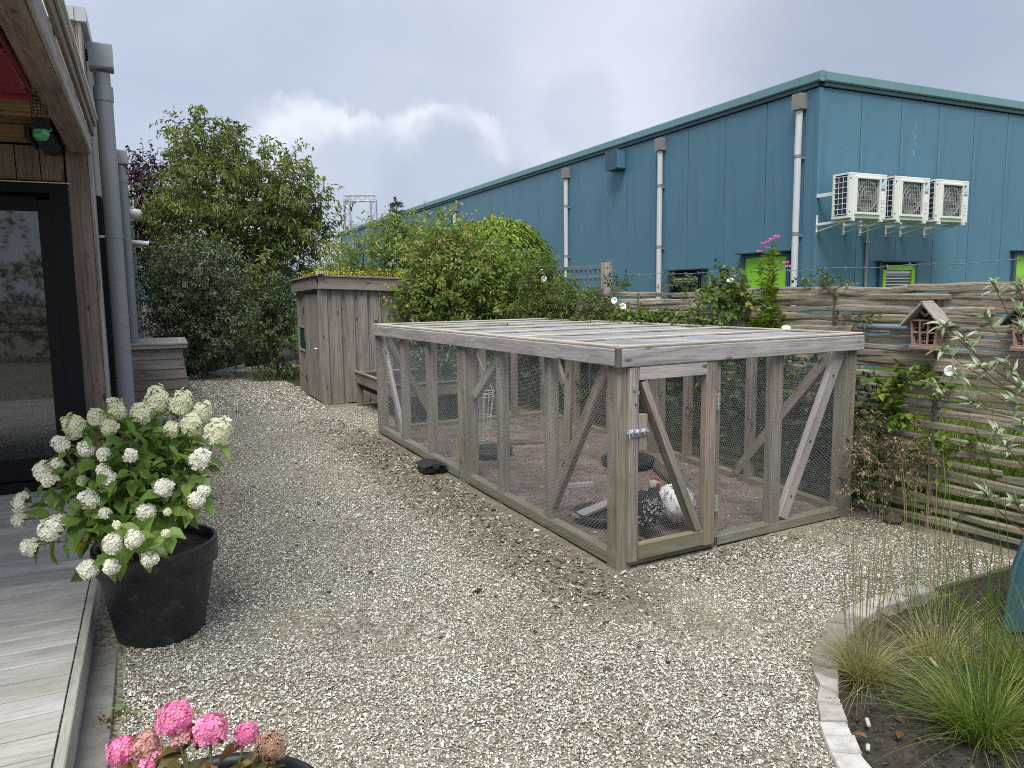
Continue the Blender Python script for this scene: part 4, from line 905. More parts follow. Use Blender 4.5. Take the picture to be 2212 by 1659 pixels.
def hen(label, x, y, rz, stations, skin, feath, nf, fl, fw, head, tailn=9, seed=1, fluff=.35, s=1.12):
    t = thing('hen', label, 'hen', (x, y, zgf(x, y) + .022), rz, None); t.scale = (s, s, s)
    st = interp_stations(stations, 6); st[:, 2:4] = np.maximum(st[:, 2:4], .006); V, F = loft(st)
    add('body', npmesh('body', V, F, skin, np.full(len(V), .25), True), t)
    g = np.random.default_rng(seed); n = 22; k = len(st)
    # feathers: rows of overlapping blades pointing back along the body, light centre and dark rim
    u_ = g.uniform(.5, k - 9.5, nf); a_ = g.uniform(0, 2 * PI, nf); i = u_.astype(int); f = (u_ - i)[:, None]; S = st[i] * (1 - f) + st[i + 1] * f
    dy = S[:, 2] * np.cos(a_); dz = S[:, 3] * np.sin(a_); P = np.stack([S[:, 0] - dz * np.sin(S[:, 4]), dy, S[:, 1] + dz * np.cos(S[:, 4])], 1)
    c = np.stack([S[:, 0], 0 * dy, S[:, 1]], 1); nr = unit((P - c) / np.stack([S[:, 3], S[:, 2], S[:, 3]], 1)); ax = unit(st[i + 1][:, [0, 2, 1]] * [1, 0, 1] - st[i][:, [0, 2, 1]] * [1, 0, 1])
    D = unit(-ax + nr * fluff + g.normal(size=(nf, 3)) * .15 + [0, 0, -.25]); D = D
    L = fl * g.uniform(.7, 1.2, nf); L *= np.clip(S[:, 3] / .06, .4, 1.0); Vf, Ff, kk = leafgeo(P + nr * .002, D, nr + g.normal(size=(nf, 3)) * .1, L, L * fw, fold=.05, curl=.1, hexa=True)
    pat = np.array([.2, .1, .05, .0, .0, .0, .05, .1, 1.0]); r = np.tile(pat, nf) * np.repeat(g.uniform(.8, 1, nf), 9)
    add('feathers', npmesh('feathers', Vf, [Ff], feath, r), t)
    # tail fan
    tb = st[2]; tailn = max(tailn, 1); P = np.stack([np.full(tailn, tb[0]), np.linspace(-.025, .025, tailn), np.full(tailn, tb[1] + .01)], 1); D = np.stack([np.full(tailn, -.75), np.linspace(-.35, .35, tailn), np.full(tailn, .65)], 1)
    Vf, Ff, kk = leafgeo(P, D, np.tile([.5, 0, .6], (tailn, 1)), np.full(tailn, .10 if fluff < .5 else .07), np.full(tailn, .035), hexa=True); add('tail', npmesh('tail', Vf, [Ff], feath, np.tile(pat, tailn)), t) if tailn > 1 else None
    for sy in (-1, 1):
        W_ = 26; q = g.random((W_, 2)); P = np.stack([.05 - .13 * q[:, 0], sy * (.088 + .006 * g.random(W_)), .20 - .07 * q[:, 1]], 1); D = np.tile([-1, 0, -.15], (W_, 1)) + g.normal(size=(W_, 3)) * .08
        Vf, Ff, kk = leafgeo(P, D, np.tile([0, sy, .2], (W_, 1)), np.full(W_, fl * 1.9), np.full(W_, fl * .9), hexa=True); add('wing', npmesh('wing', Vf, [Ff], feath, np.tile(pat, W_)), t)
    for sy in (-1, 1):
        lg = G(); lg.tube([(.02, sy * .04, .10), (.03, sy * .04, .06), (.02, sy * .04, .008)], [.014, .008, .006], 8)
        for da in (-.5, 0, .5): lg.tube([(.02, sy * .04, .010), (.02 + .035 * math.cos(da), sy * .04 + .035 * math.sin(da), .006), (.02 + .05 * math.cos(da), sy * .04 + .05 * math.sin(da), .002)], [.005, .004, .002], 6)
        lg.tube([(.02, sy * .04, .010), (.0, sy * .04, .003)], [.005, .002], 6); add('leg', lg.mesh('leg', M_LEGY, True), t)
    hx_, hz_, hd = head; c_, s_ = math.cos(hd), math.sin(hd); HMt = Matrix.Translation((hx_, 0, hz_)) @ Matrix.Rotation(hd, 4, 'Z')
    V, F = loft(interp_stations([(-.03, 0, .017, .02, 0), (-.008, .004, .024, .026, 0), (.018, .0, .019, .02, 0), (.032, -.002, .009, .010, 0)], 4), 16); V = V @ np.array(HMt.to_3x3()).T + np.array(HMt.translation)
    add('head', npmesh('head', V, F, skin, np.full(len(V), .55), True), t)
    g2 = G(); g2.tube([(.028, 0, -.001), (.045, 0, -.004), (.056, 0, -.010)], [.008, .005, .001], 8); add('beak', g2.mesh('beak', M_BEAK, True), t, HMt)
    g2 = G()
    for q, hh in ((-.012, .014), (.0, .020), (.012, .018), (.024, .012)): g2.tube([(q, 0, .018), (q - .003, 0, .024 + hh * .7), (q - .006, 0, .026 + hh)], [.007, .005, .0015], 6)
    add('comb', g2.mesh('comb', M_REDC, True), t, HMt)
    g2 = G()
    for sy in (-1, 1): g2.tube([(.022, sy * .010, -.012), (.022, sy * .012, -.030), (.020, sy * .011, -.038)], [.006, .009, .003], 8); g2.tube([(.004, sy * .018, .004), (.016, sy * .017, .002), (.026, sy * .010, .0)], [.012, .012, .006], 8)
    add('wattles', g2.mesh('wattles', M_REDC, True), t, HMt)
    g2 = G()
    for sy in (-1, 1): g2.tube([(.012, sy * .026, .006), (.012, sy * .031, .006)], [.0045, .002], 8)
    add('eyes', g2.mesh('eyes', M_EYE, True), t, HMt)
    return t
F_LACE = attrm('silver laced feathers', [(0, (.022, .022, .024)), (.25, (.05, .05, .052)), (.5, (.55, .55, .55)), (1, (.80, .80, .78))], .7)
F_WHITE = attrm('white feathers', [(0, (.80, .79, .76)), (1, (.93, .93, .92))], .75)
UP = [(-.155, .205, .018, .03, -.5), (-.12, .185, .062, .07, -.35), (-.05, .165, .092, .098, -.1), (.03, .165, .092, .10, .25), (.085, .20, .066, .075, .7), (.105, .25, .042, .046, 1.2), (.112, .295, .030, .032, 1.45), (.118, .325, .022, .024, 1.5)]
hen('silver laced hen with red comb standing behind the run door', .455, .33, math.radians(-98), UP, F_LACE, F_LACE, 620, .030, .75, (.122, .332, math.radians(72)), seed=2)
DN = [(-.15, .20, .03, .035, -.5), (-.115, .175, .082, .085, -.3), (-.05, .155, .108, .108, 0), (.03, .15, .100, .10, .1), (.085, .135, .066, .07, -.2), (.125, .105, .040, .042, -.6), (.150, .075, .028, .028, -.8), (.160, .06, .020, .022, -.9)]
hen('white fluffy hen seen from behind, head down in the run', .775, .40, math.radians(62), DN, F_WHITE, F_WHITE, 300, .032, .7, (.172, .055, 0), seed=3, fluff=.10, tailn=0)

# ================================================================== garden shed with planted roof
sh = thing('garden_shed', 'wooden garden shed with sedum roof and vertical boards beside the run', 'shed', (.115, 6.327, .17), HR)
SW, SL = 1.60, 1.75
zt = lambda u, v: 1.50 - .04 * u - .02 * v
core = G(); core.box((SW / 2, SL / 2, .74), (SW - .06, SL - .06, 1.46)); add('wall_core', core.mesh('wall_core', M_ROOM), sh)
gs = np.random.default_rng(8)
# right-hand face (faces -v): board-on-board
u = .0; i = 0
for i in range(9):
    wd = .135; x = .09 + i * .172; beam('board', (x, .018, .0 if i != 1 else .0), (x, .018, zt(x, 0)), wd, .02, W_SHED, sh, up=(0, 1, 0))
    x = .005 + i * .172
    beam('board', (x + .0, -.006, gs.uniform(0, .02)), (x + .0, -.006, zt(x, 0)), .125 + gs.normal() * .006, .022, W_SHED, sh, up=(0, 1, 0))
# left face (faces -u)
for i, v in enumerate((1.62, 1.42, 1.23)):
    for za, zb in (((.0, .62), (.98, 1.5)) if i < 2 else ((0, .62), (.98, 1.5))):
        beam('board', (-.006, v, za), (-.006, v, min(zb, zt(0, v))), .12, .022, W_SHED, sh, up=(1, 0, 0))
beam('board', (-.006, 1.725, 0), (-.006, 1.725, zt(0, 1.7)), .07, .022, W_SHED, sh, up=(1, 0, 0))
for v in (1.62, 1.42, 1.23): beam('board', (.012, v + .09, 0), (.012, v + .09, 1.45), .1, .01, W_DARK, sh, up=(1, 0, 0))
beam('lintel', (-.004, .0, 1.465), (-.004, 1.75, 1.465), .022, .10, W_SHED, sh, up=(0, 0, 1))
beam('lintel', (.0, .03, 1.475), (1.75, .03, 1.44), .03, .10, W_SHED, sh)
sdr = beam('door', (-.022, .59, .03), (-.022, .59, 1.44), .14, .022, W_SHED, sh, up=(1, 0, 0)); sdr['label'] = 'shed door made of narrow vertical boards with small knob'
for v in (.10, .225, .345, .465, .715, .84, .965, 1.075): beam('door_board', (-.022, v, .03), (-.022, v, 1.44), .118, .022, W_SHED, sdr, up=(1, 0, 0))
add('door_knob', G().tube([(-.035, .20, .72), (-.075, .20, .72), (-.085, .20, .72)], [.012, .018, .010], 10).mesh('door_knob', M_STEEL, True), sdr)
for z in (.25, .73, 1.2): add('hinge', G().box((-.036, 1.10, z), (.006, .05, .10)).mesh('hinge', M_BLKPL), sdr)
hat = add('hatch_window', G().box((-.002, 1.40, .80), (.02, .42, .32)).mesh('hatch_window', M_GREENP), sh)
beam('frame', (-.02, 1.19, .63), (-.02, 1.61, .63), .02, .03, W_SHED, hat); beam('frame', (-.02, 1.19, .97), (-.02, 1.61, .97), .02, .03, W_SHED, hat)
# roof: fascia boards, edge boards and sedum
rz_ = 1.60
def rp(u, v, z): return (u, v, zt(u, v) + z)
beam('fascia', rp(-.05, -.06, .075), rp(SW + .06, -.06, .075), .03, .155, W_SHEDG, sh); beam('fascia', rp(-.066, -.03, .075), rp(-.066, SL + .06, .075), .03, .155, W_SHEDG, sh)
beam('fascia', rp(SW + .06, -.03, .075), rp(SW + .06, SL + .06, .075), .03, .155, W_SHEDG, sh)
beam('roof_edge', rp(-.09, -.05, .165), rp(SW + .09, -.05, .165), .09, .022, W_SHEDG, sh); beam('roof_edge', rp(-.06, -.10, .168), rp(-.06, SL + .08, .168), .09, .022, W_SHEDG, sh)
beam('roof_deck', rp(0, SL / 2, .10), rp(SW, SL / 2, .10), SL + .1, .03, W_DARK, sh)
add('roof_clip', G().box((-.02, -.10, zt(0, 0) + .182), (.07, .05, .012)).mesh('roof_clip', M_BLKPL), sh)
n = 6500; u_ = gs.uniform(-.05, SW + .05, n); v_ = gs.uniform(-.04, SL, n); P = np.stack([u_, v_, 1.50 - .04 * u_ - .02 * v_ + .155 + gs.random(n) * .025], 1)
V, F, k = leafgeo(P, gs.normal(size=(n, 3)) + [0, 0, .9], gs.normal(size=(n, 3)) + [0, 0, .5], gs.uniform(.012, .03, n), gs.uniform(.01, .018, n)); r = gs.random(n) * .6 + .4 * (np.sin(u_ * 7) * np.sin(v_ * 5) > -.2) * gs.random(n)
# taller flower heads
n2 = 700; P2 = np.stack([gs.uniform(-.05, SW, n2), gs.uniform(0, SL, n2), 1.68 + gs.random(n2) * .08], 1); V2, F2, k = leafgeo(P2, gs.normal(size=(n2, 3)), np.tile([0, 0, 1.], (n2, 1)), np.full(n2, .02), np.full(n2, .018))
sed = add('sedum_roof', npmesh('sedum_roof', np.concatenate([V, V2]), [np.concatenate([F, F2 + len(V)])], M_SEDUM, np.concatenate([np.repeat(r, 4), np.repeat(.7 + .3 * gs.random(n2), 4)])), sh); sed['kind'] = 'stuff'
beam('soil_layer', rp(-.04, SL / 2, .14), rp(SW + .04, SL / 2, .14), SL + .02, .03, W_DARK, sh)

# ================================================================== wattle fence of split logs
fx = lambda y: 2.27
fen = thing('wattle_fence', 'woven fence of grey split logs between run and blue hall', 'fence', (2.27, 1.3, 0))
gf = np.random.default_rng(21)
OF = lambda x, y, z: (x - 2.27, y - 1.3, z)
stakes = [-1.95, -1.17, -.43, .34, 1.07, 1.88, 2.62, 3.35, 4.1]
for y in stakes:
    g = G(); P = [OF(2.27 + gf.normal() * .008, y + gf.normal() * .01, z) for z in (-.05, .5, 1.0, 1.45, 1.58 + gf.normal() * .03)]; g.tube(P, [.026, .025, .024, .023, .022], 9); add('stake', g.mesh('stake', W_STAKE, True), fen)
def log_mesh(L, ry, rz, bend, weave, seed):
    g = np.random.default_rng(seed); k = max(6, int(L / .14)); n = 8; ph = g.random(4) * 6
    V = []
    for i in range(k):
        f = i / (k - 1); x = (f - .5) * L; cy = weave * math.cos(f * L / .76 * PI + ph[0] * 0) + .006 * math.sin(f * 9 + ph[1]); cz_ = bend * math.sin(f * PI) + .004 * math.sin(f * 7 + ph[2]) + .0025 * g.normal()
        s = 1 + .10 * math.sin(f * 11 + ph[3]) + .07 * g.normal(); e = .72 if i in (0, k - 1) else 1
        for j in range(n):
            a_ = 2 * PI * j / n + .3; fl = .7 if j in (0, 7, 1) else 1
            ca, sa = math.cos(a_), math.sin(a_); ca = math.copysign(abs(ca) ** .55, ca); sa = math.copysign(abs(sa) ** .55, sa); V.append((x, cy + ry * s * e * ca * fl, cz_ + rz * .93 * s * e * sa * (1 + .08 * g.normal())))
    F4 = [[i * n + j, i * n + (j + 1) % n, (i + 1) * n + (j + 1) % n, (i + 1) * n + j] for i in range(k - 1) for j in range(n)]
    return npmesh('log', V, [F4, [list(range(n - 1, -1, -1)), list(range((k - 1) * n, k * n))]], W_LOG)
z = .06; row = 0; sd_ = 100
while z < 1.61:
    if z < .98: step = gf.uniform(.072, .084); rz0 = gf.uniform(.027, .032)
    else: step = gf.uniform(.045, .052); rz0 = gf.uniform(.024, .030)
    y = stakes[0] - .35 - (row % 2) * .55
    while y < 4.2:
        L = gf.choice([1.0, 1.3, 1.6, 2.0, .6]); ww = (.010 if row % 2 else -.010); top = z > 1.52
        y1 = min(y + L, 4.45)
        if y1 - y > .35 and not (z > 1.57 and gf.random() < .25):
            zz = z + gf.normal() * .004; sl = gf.normal() * .006 - (.03 if z < .98 else 0) * gf.random()
            M = frame(OF(fx(y) + gf.normal() * .008, y, zz), OF(fx(y), y1, zz + sl)); add('log', log_mesh(y1 - y, gf.uniform(.020, .030), rz0 * gf.uniform(.8, 1.2), gf.normal() * .005, ww, sd_), fen, M)
        sd_ += 1; y = y1 - gf.uniform(-.03, .12)
        if y1 >= 4.45: break
    z += step; row += 1
t = thing('steel_bar', 'grey metal bar threaded between the fence logs left of the insect hotel', 'bar', (2.22, .0, 1.33))
add('bar', G().tube([(0, .12, 0), (0, -.30, .0)], .022, 10).mesh('bar', M_GATE, True), t); add('bar_end', G().tube([(0, -.30, 0), (0, -.33, .0)], .026, 10).mesh('bar_end', M_BLKPL, True), t)
# insect hotels hung on the fence
W_HOTEL = wood('pinkish thin wood', (.26, .17, .13), (.42, .31, .25), (.38, .25, .19), knots=False)
def hotel(lab, x, y, z, rz, rc):
    t = thing('insect_hotel', lab, 'insect hotel', (x, y, z), rz, 'insect hotels on the fence')
    g = G(); g.box((.0, .075, .075), (.15, .012, .17)); g.add([(-.09, .069, .155), (.09, .069, .155), (0, .069, .262), (-.09, .081, .155), (.09, .081, .155), (0, .081, .262)], [[[0, 1, 2], [5, 4, 3]], [[0, 3, 4, 1]]]); add('back_board', g.mesh('back_board', W_DARK), t)
    beam('floor_board', (-.085, .03, -.014), (.085, .03, -.014), .13, .024, W_HOTEL, t)
    for s in (-1, 1):
        beam('side_board', (s * .068, .035, .0), (s * .094, .035, .165), .085, .012, W_HOTEL, t, up=(1, 0, 0))
        beam('roof_board', (s * -.006, .02, .282), (s * .138, .02, .125), .17, .015, rc, t, up=(s * .72, 0, .7))
    for q in (-1, -.33, .33, 1): beam('front_bar', (q * .070, -.018, 0), (q * .090, -.018, .16), .013, .012, W_HOTEL, t, up=(0, 1, 0))
    for z_ in (.003, .082, .160): beam('front_bar', (-.088, -.012, z_), (.088, -.012, z_), .013, .012, W_HOTEL, t)
    gg = np.random.default_rng(int(abs(y) * 99)); g = G()
    for q in range(46): x_, z_ = gg.uniform(-.066, .066), gg.uniform(.012, .152); g.tube([(x_, gg.uniform(-.005, .01), z_), (x_ + gg.normal() * .004, .06, z_)], gg.uniform(.005, .009), 6)
    add('stick_filling', g.mesh('stick_filling', W_SHED), t)
    g = G(); [g.tube([(x_, .0, z_), (x_, .06, z_)], .011, 7) for x_, z_ in ((-.045, .182), (-.015, .182), (.018, .182), (.048, .182), (-.018, .21), (.018, .21))]; add('gable_filling', g.mesh('gable_filling', W_DARK), t)
    beam('gable_brace', (-.05, -.01, .235), (-.0, -.01, .19), .012, .016, W_HOTEL, t); beam('gable_brace', (.05, -.01, .235), (.0, -.01, .19), .012, .016, W_HOTEL, t)
    return t
hotel('small house shaped insect hotel with pale roof hung on the fence', 2.17, -.405, 1.225, -1.53, W_GREY)
hotel('dark roofed insect hotel behind silver leaves at the right end of the fence', 2.17, -1.03, 1.25, -1.5, M_GREENP)

# barbed wire, metal gate and post beyond the fence
gt = thing('metal_gate', 'blue grey metal gate behind the fence with flat post', 'gate', (2.9, 4.55, .17))
beam('top_rail', (0, .50, 1.72), (0, -.42, 1.71), .04, .05, M_GATE, gt); beam('mid_rail', (0, .50, 1.60), (0, -.42, 1.59), .03, .03, M_GATE, gt)
for y in np.linspace(-.40, .50, 10): beam('bar', (0, y, .2), (0, y, 1.70), .018, .018, M_GATE, gt, up=(1, 0, 0))
t = thing('fence_post', 'grey wooden post carrying barbed wire behind the fence', 'post', (2.9, 4.02, .17)); beam('post', (0, 0, 0), (0, 0, 1.78), .10, .10, W_GREY, t, up=(1, 0, 0)); add('post_cap', G().box((0, 0, 1.79), (.11, .11, .015)).mesh('post_cap', M_GATE), t)
t = thing('barbed_wire', 'barbed wire strand running above the log fence', 'barbed wire', (2.9, 3.97, 1.80))
pts = [(0, y - 3.97, -.01 - .03 * math.sin((3.97 - y) / 6 * PI) + .006 * math.sin(y * 9)) for y in np.linspace(3.97, -1.6, 60)]
add('wire', G().tube(pts, .0028, 4).mesh('wire', M_GATE), t); g = G()
for q in range(2, 58, 2):
    p = np.array(pts[q])
    for d in ((.012, .01, .016), (-.012, .012, .014), (.01, -.01, -.016)): g.tube([p - np.array(d), p + np.array(d)], .0016, 3)
add('barbs', g.mesh('barbs', M_GATE), t)
HYD= [[-2.311, 0.377, 1.121, 0.063], [-2.213, 0.35, 1.106, 0.064], [-2.128, 0.331, 1.068, 0.054], [-2.085, 0.171, 0.996, 0.062], [-2.182, 0.272, 1.022, 0.053], [-2.467, 0.42, 1.087, 0.052], [-2.377, 0.355, 1.077, 0.052], [-2.627, 0.513, 1.014, 0.063], [-2.546, 0.465, 1.061, 0.037], [-2.688, 0.43, 0.961, 0.036], [-2.596, 0.311, 0.951, 0.032], [-2.434, 0.172, 0.932, 0.028], [-2.532, 0.244, 0.935, 0.025], [-2.265, 0.267, 1.01, 0.034], [-2.706, 0.416, 0.883, 0.025], [-2.764, 0.49, 0.844, 0.046], [-2.743, 0.447, 0.813, 0.046], [-2.537, 0.226, 0.868, 0.03], [-2.527, 0.21, 0.835, 0.042], [-2.178, 0.091, 0.896, 0.045], [-2.322, 0.093, 0.797, 0.045], [-2.597, 0.264, 0.746, 0.055], [-2.2, 0.073, 0.728, 0.037], [-2.169, 0.072, 0.764, 0.025], [-2.394, 0.125, 0.69, 0.042], [-2.866, 0.694, 0.673, 0.048], [-2.883, 0.779, 0.568, 0.044], [-2.747, 0.209, 0.653, 0.053], [-2.725, 0.427, 0.621, 0.046], [-2.839, 0.458, 0.521, 0.039], [-2.527, -0.032, 0.624, 0.047], [-2.453, -0.092, 0.647, 0.042], [-2.403, -0.064, 0.548, 0.035], [-2.621, 0.161, 0.474, 0.049], [-2.538, 0.053, 0.503, 0.036], [-2.343, -0.146, 0.668, 0.019], [-2.51, -0.075, 0.71, 0.017], [-2.315, 0.095, 0.688, 0.018], [-2.622, 0.296, 0.824, 0.022], [-2.545, 0.222, 0.687, 0.025], [-2.499, 0.393, 1.025, 0.041]]
PK=[[-2.455, -1.587, 0.654, 0.037], [-2.387, -1.629, 0.627, 0.034], [-2.303, -1.57, 0.56, 0.024], [-2.255, -1.602, 0.527, 0.033], [-2.563, -1.45, 0.537, 0.03], [-2.513, -1.477, 0.548, 0.031], [-2.498, -1.491, 0.509, 0.033], [-2.548, -1.464, 0.501, 0.022], [-2.445, -1.598, 0.617, 0.023]]
SLV=[[0.785, -1.34, 1.436], [0.898, -1.463, 1.472], [0.981, -1.555, 1.508], [0.778, -1.351, 1.326], [0.834, -1.408, 1.364], [0.807, -1.406, 1.209], [0.872, -1.474, 1.247], [0.939, -1.55, 1.258], [0.738, -1.338, 1.151], [0.835, -1.459, 1.093], [0.962, -1.595, 1.162], [0.888, -1.544, 0.962], [0.91, -1.579, 0.91], [0.843, -1.541, 0.69], [0.917, -1.633, 0.664], [0.929, -1.473, 1.616], [0.989, -1.544, 1.614], [0.985, -1.575, 1.419], [0.958, -1.619, 1.003], [0.942, -1.584, 1.09]]

# ================================================================== foliage materials
L_CHERRY = leafm('cherry leaves', [(0, (.055, .085, .022)), (.35, (.11, .155, .04)), (.7, (.18, .225, .06)), (1, (.32, .31, .12))])
L_PURPLE = leafm('purple leaves', [(0, (.025, .010, .016)), (.6, (.065, .022, .036)), (1, (.13, .05, .065))], trans=.15)
L_GREY = leafm('grey green leaves', [(0, (.055, .085, .042)), (.5, (.115, .165, .085)), (.8, (.18, .23, .15)), (1, (.20, .25, .17))], trans=.2, spec=.5)
L_MIXED = leafm('green and red leaves', [(0, (.09, .14, .035)), (.3, (.17, .25, .06)), (.62, (.28, .38, .11)), (.82, (.42, .42, .19)), (.93, (.42, .20, .14)), (1, (.42, .13, .11))], trans=.42)
L_BRIGHT = leafm('bright fresh leaves', [(0, (.06, .11, .015)), (.5, (.13, .22, .03)), (1, (.28, .36, .06))], trans=.35)
L_FRESH = leafm('pale green leaves', [(0, (.09, .14, .03)), (.4, (.19, .28, .06)), (.8, (.32, .42, .11)), (.93, (.45, .43, .20)), (1, (.40, .19, .13))], trans=.45)
L_DOME = leafm('yellow green leaves', [(0, (.035, .080, .012)), (.5, (.13, .22, .025)), (1, (.38, .44, .06))], trans=.3)
L_IVY = leafm('dark ivy leaves', [(0, (.014, .030, .014)), (.55, (.035, .065, .026)), (.85, (.08, .125, .04)), (1, (.20, .26, .05))], trans=.15)
L_HERB = leafm('herb leaves', [(0, (.05, .08, .025)), (.5, (.11, .16, .05)), (.85, (.19, .23, .08)), (1, (.28, .22, .12))])
L_DRY = leafm('dry brown leaves', [(0, (.09, .06, .04)), (.5, (.24, .17, .115)), (1, (.42, .33, .24))], trans=.15)
L_WEED = leafm('weed leaves', [(0, (.06, .10, .025)), (.5, (.13, .20, .05)), (.85, (.24, .30, .09)), (1, (.32, .27, .15))], trans=.35)
L_CONIF = leafm('spruce needles', [(0, (.05, .10, .045)), (1, (.14, .22, .10))], trans=.1)
L_HYD = leafm('hydrangea leaves', [(0, (.09, .16, .03)), (.5, (.17, .29, .05)), (1, (.28, .40, .09))], rough=.4, trans=.25, spec=.45)
L_HYDY = leafm('yellowed leaf', [(0, (.55, .30, .02)), (1, (.65, .42, .03))])
L_AUT = leafm('bronzed leaves', [(0, (.06, .055, .018)), (.4, (.13, .10, .025)), (.7, (.20, .08, .035)), (1, (.30, .24, .06))], rough=.45, trans=.25)
L_HERBD = leafm('apple leaves', [(0, (.035, .065, .025)), (.5, (.08, .125, .045)), (1, (.20, .26, .12))], trans=.25)
L_SILV = leafm('silver leaves', [(0, (.15, .20, .10)), (.5, (.27, .33, .20)), (1, (.48, .52, .40))], trans=.2)
L_GRASS = leafm('grass blades', [(0, (.06, .11, .018)), (.5, (.13, .21, .03)), (.85, (.23, .30, .06)), (1, (.48, .44, .20))], trans=.3)
L_STRAW = leafm('straw blades', [(0, (.16, .19, .05)), (.4, (.30, .29, .11)), (.8, (.50, .43, .22)), (1, (.68, .60, .38))], trans=.3)
L_STRAWL = leafm('pale stalks', [(0, (.30, .27, .12)), (1, (.55, .48, .28))], trans=.3)
P_WHITE = leafm('cream petals', [(0, (.80, .82, .46)), (.35, (.94, .93, .68)), (.6, (.93, .92, .78)), (1, (.95, .945, .90))], rough=.7, trans=.08, spec=.2, var=False)
P_PINK = leafm('pink petals', [(0, (.60, .12, .32)), (.5, (.84, .27, .52)), (.8, (.90, .45, .64)), (1, (.93, .68, .70))], rough=.7, trans=.25, spec=.2, var=False)
P_FADE = leafm('faded pink petals', [(0, (.38, .16, .14)), (.5, (.62, .34, .32)), (1, (.80, .60, .52))], rough=.8, trans=.2, var=False)
P_DRY = leafm('dried petals', [(0, (.20, .10, .07)), (.5, (.36, .22, .15)), (1, (.52, .32, .28))], rough=.9, trans=.1, var=False)
P_MAG = leafm('magenta petals', [(0, (.45, .06, .30)), (1, (.75, .22, .55))], trans=.3, var=False)
STEM = plain('green brown stem', (.09, .09, .035), .6)
STEMW = plain('brown woody stem', (.14, .095, .06), .7)

# ================================================================== trees and shrubs behind
bl = [(0.15, 12.6, 3.0, 1.45, 1.3, 1.15), (-.1, 12.8, 4.0, .85, .8, .85), (1.05, 12.2, 3.3, .75, .8, .85), (.2, 12.6, 2.0, 1.5, 1.3, .9), (-.15, 12.9, 4.55, .40, .45, .55), (-.70, 13.0, 3.1, .60, .7, .85), (1.35, 12.1, 2.6, .62, .6, .55)]
bl += [(-.35, 12.9, 4.85, .12, .12, .35), (.75, 12.6, 4.25, .18, .2, .45), (1.75, 12.0, 3.1, .25, .2, .25), (-.75, 13.0, 4.25, .12, .15, .35), (1.2, 12.2, 4.1, .15, .2, .3)]
plant('cherry_tree', 'tall spreading green cherry tree rising behind the grey green shrub', 'tree', (.15, 12.6, .17), bl, 1250, .70, 19, .12, .042, L_CHERRY, 1.6, .09, 14, out=.5, up=.85, droop=.55, shell=.25, hang=.55, seed=5, tw_r=.006)
bl = [(-1.35, 16.0, 3.55, .50, .6, .75), (-1.0, 15.8, 2.6, .6, .6, .8), (-1.0, 15.7, 4.1, .42, .5, .45)]
plant('purple_tree', 'dark purple leaved tree showing left behind the cherry tree', 'tree', (-.9, 15.8, .17), bl, 420, .5, 16, .085, .05, L_PURPLE, 1.6, .07, 10, out=.8, up=.35, droop=.2, shell=.3, seed=6)
bl = [(-.80, 10.5, 1.5, .72, .6, .9), (-1.05, 10.8, 1.1, .50, .6, .85), (-.40, 10.4, 1.2, .45, .5, .62), (-.75, 10.5, 2.05, .55, .5, .45), (-1.25, 11.0, 1.7, .30, .4, .5)]
plant('grey_green_shrub', 'large grey green leaved shrub left in front of the cherry tree', 'shrub', (-.8, 10.55, .17), bl, 900, .38, 16, .065, .034, L_GREY, .5, .05, 12, out=.7, up=.5, droop=.2, shell=.35, seed=7)
bl = [(.22, 9.8, 1.35, .33, .33, .42), (.2, 9.8, .95, .42, .40, .33), (.30, 9.75, 1.7, .2, .2, .22)]
plant('small_apple_tree', 'small leafy tree with dark stems standing left of the shed', 'tree', (.27, 9.8, .17), bl, 260, .28, 13, .062, .038, L_HERBD, .55, .028, 9, out=.7, up=.4, droop=.25, shell=.3, seed=8)
bl = [(.30, 9.75, .24, .42, .30, .14)]
(V, F, r), tw = crown(bl, 130, .22, 8, .09, .016, up=1.0, seed=9, droop=.6)
t = thing('ground_herbs', 'green tufted herbs round the foot of the small tree', 'plants', (.3, 9.75, .17)); V = V - [.3, 9.75, .17]; add('leaf_tufts', npmesh('leaf_tufts', V, F, L_HERB, r), t)
# the big mixed shrubbery behind the run
bl = [(1.66, 6.1, 1.55, .45, .45, .55), (1.62, 6.1, 2.10, .34, .35, .38), (1.32, 6.0, 1.25, .34, .3, .45), (1.95, 5.8, 1.5, .5, .45, .5), (2.0, 5.9, 2.0, .35, .35, .3), (1.75, 6.0, 2.4, .16, .16, .2)]
plant('red_tinged_shrub', 'tall shrub with red tinged leaves overlapping the right side of the shed', 'shrub', (1.75, 6.2, .17), bl, 700, .36, 15, .064, .036, L_MIXED, .6, .04, 10, out=.7, up=.6, droop=.2, shell=.3, seed=10, rbias=lambda P: .02)
bl = [(2.25, 5.6, 1.6, .50, .45, .48), (2.65, 5.2, 1.45, .45, .45, .48), (2.2, 5.4, 1.0, .7, .4, .55), (2.2, 5.7, 1.9, .26, .26, .2)]
plant('broad_green_shrub', 'broad yellowish green shrub behind the middle of the run roof', 'shrub', (2.4, 5.5, .17), bl, 700, .32, 14, .064, .040, L_FRESH, .6, .04, 10, out=.7, up=.5, droop=.2, shell=.3, seed=11)
bl = [(1.75, 9.3, 2.0, .65, .6, .55), (2.35, 9.0, 2.1, .60, .6, .55), (1.3, 9.4, 1.7, .45, .5, .45), (2.1, 9.1, 2.55, .4, .4, .3), (2.7, 8.6, 2.2, .5, .5, .6)]
plant('loose_shrub', 'loose green and rust coloured shrub showing above the shed roof', 'shrub', (1.9, 9.2, .17), bl, 760, .40, 13, .065, .034, L_MIXED, 1.0, .04, 10, out=.6, up=.7, droop=.25, shell=.3, seed=12, rbias=lambda P: -.02)
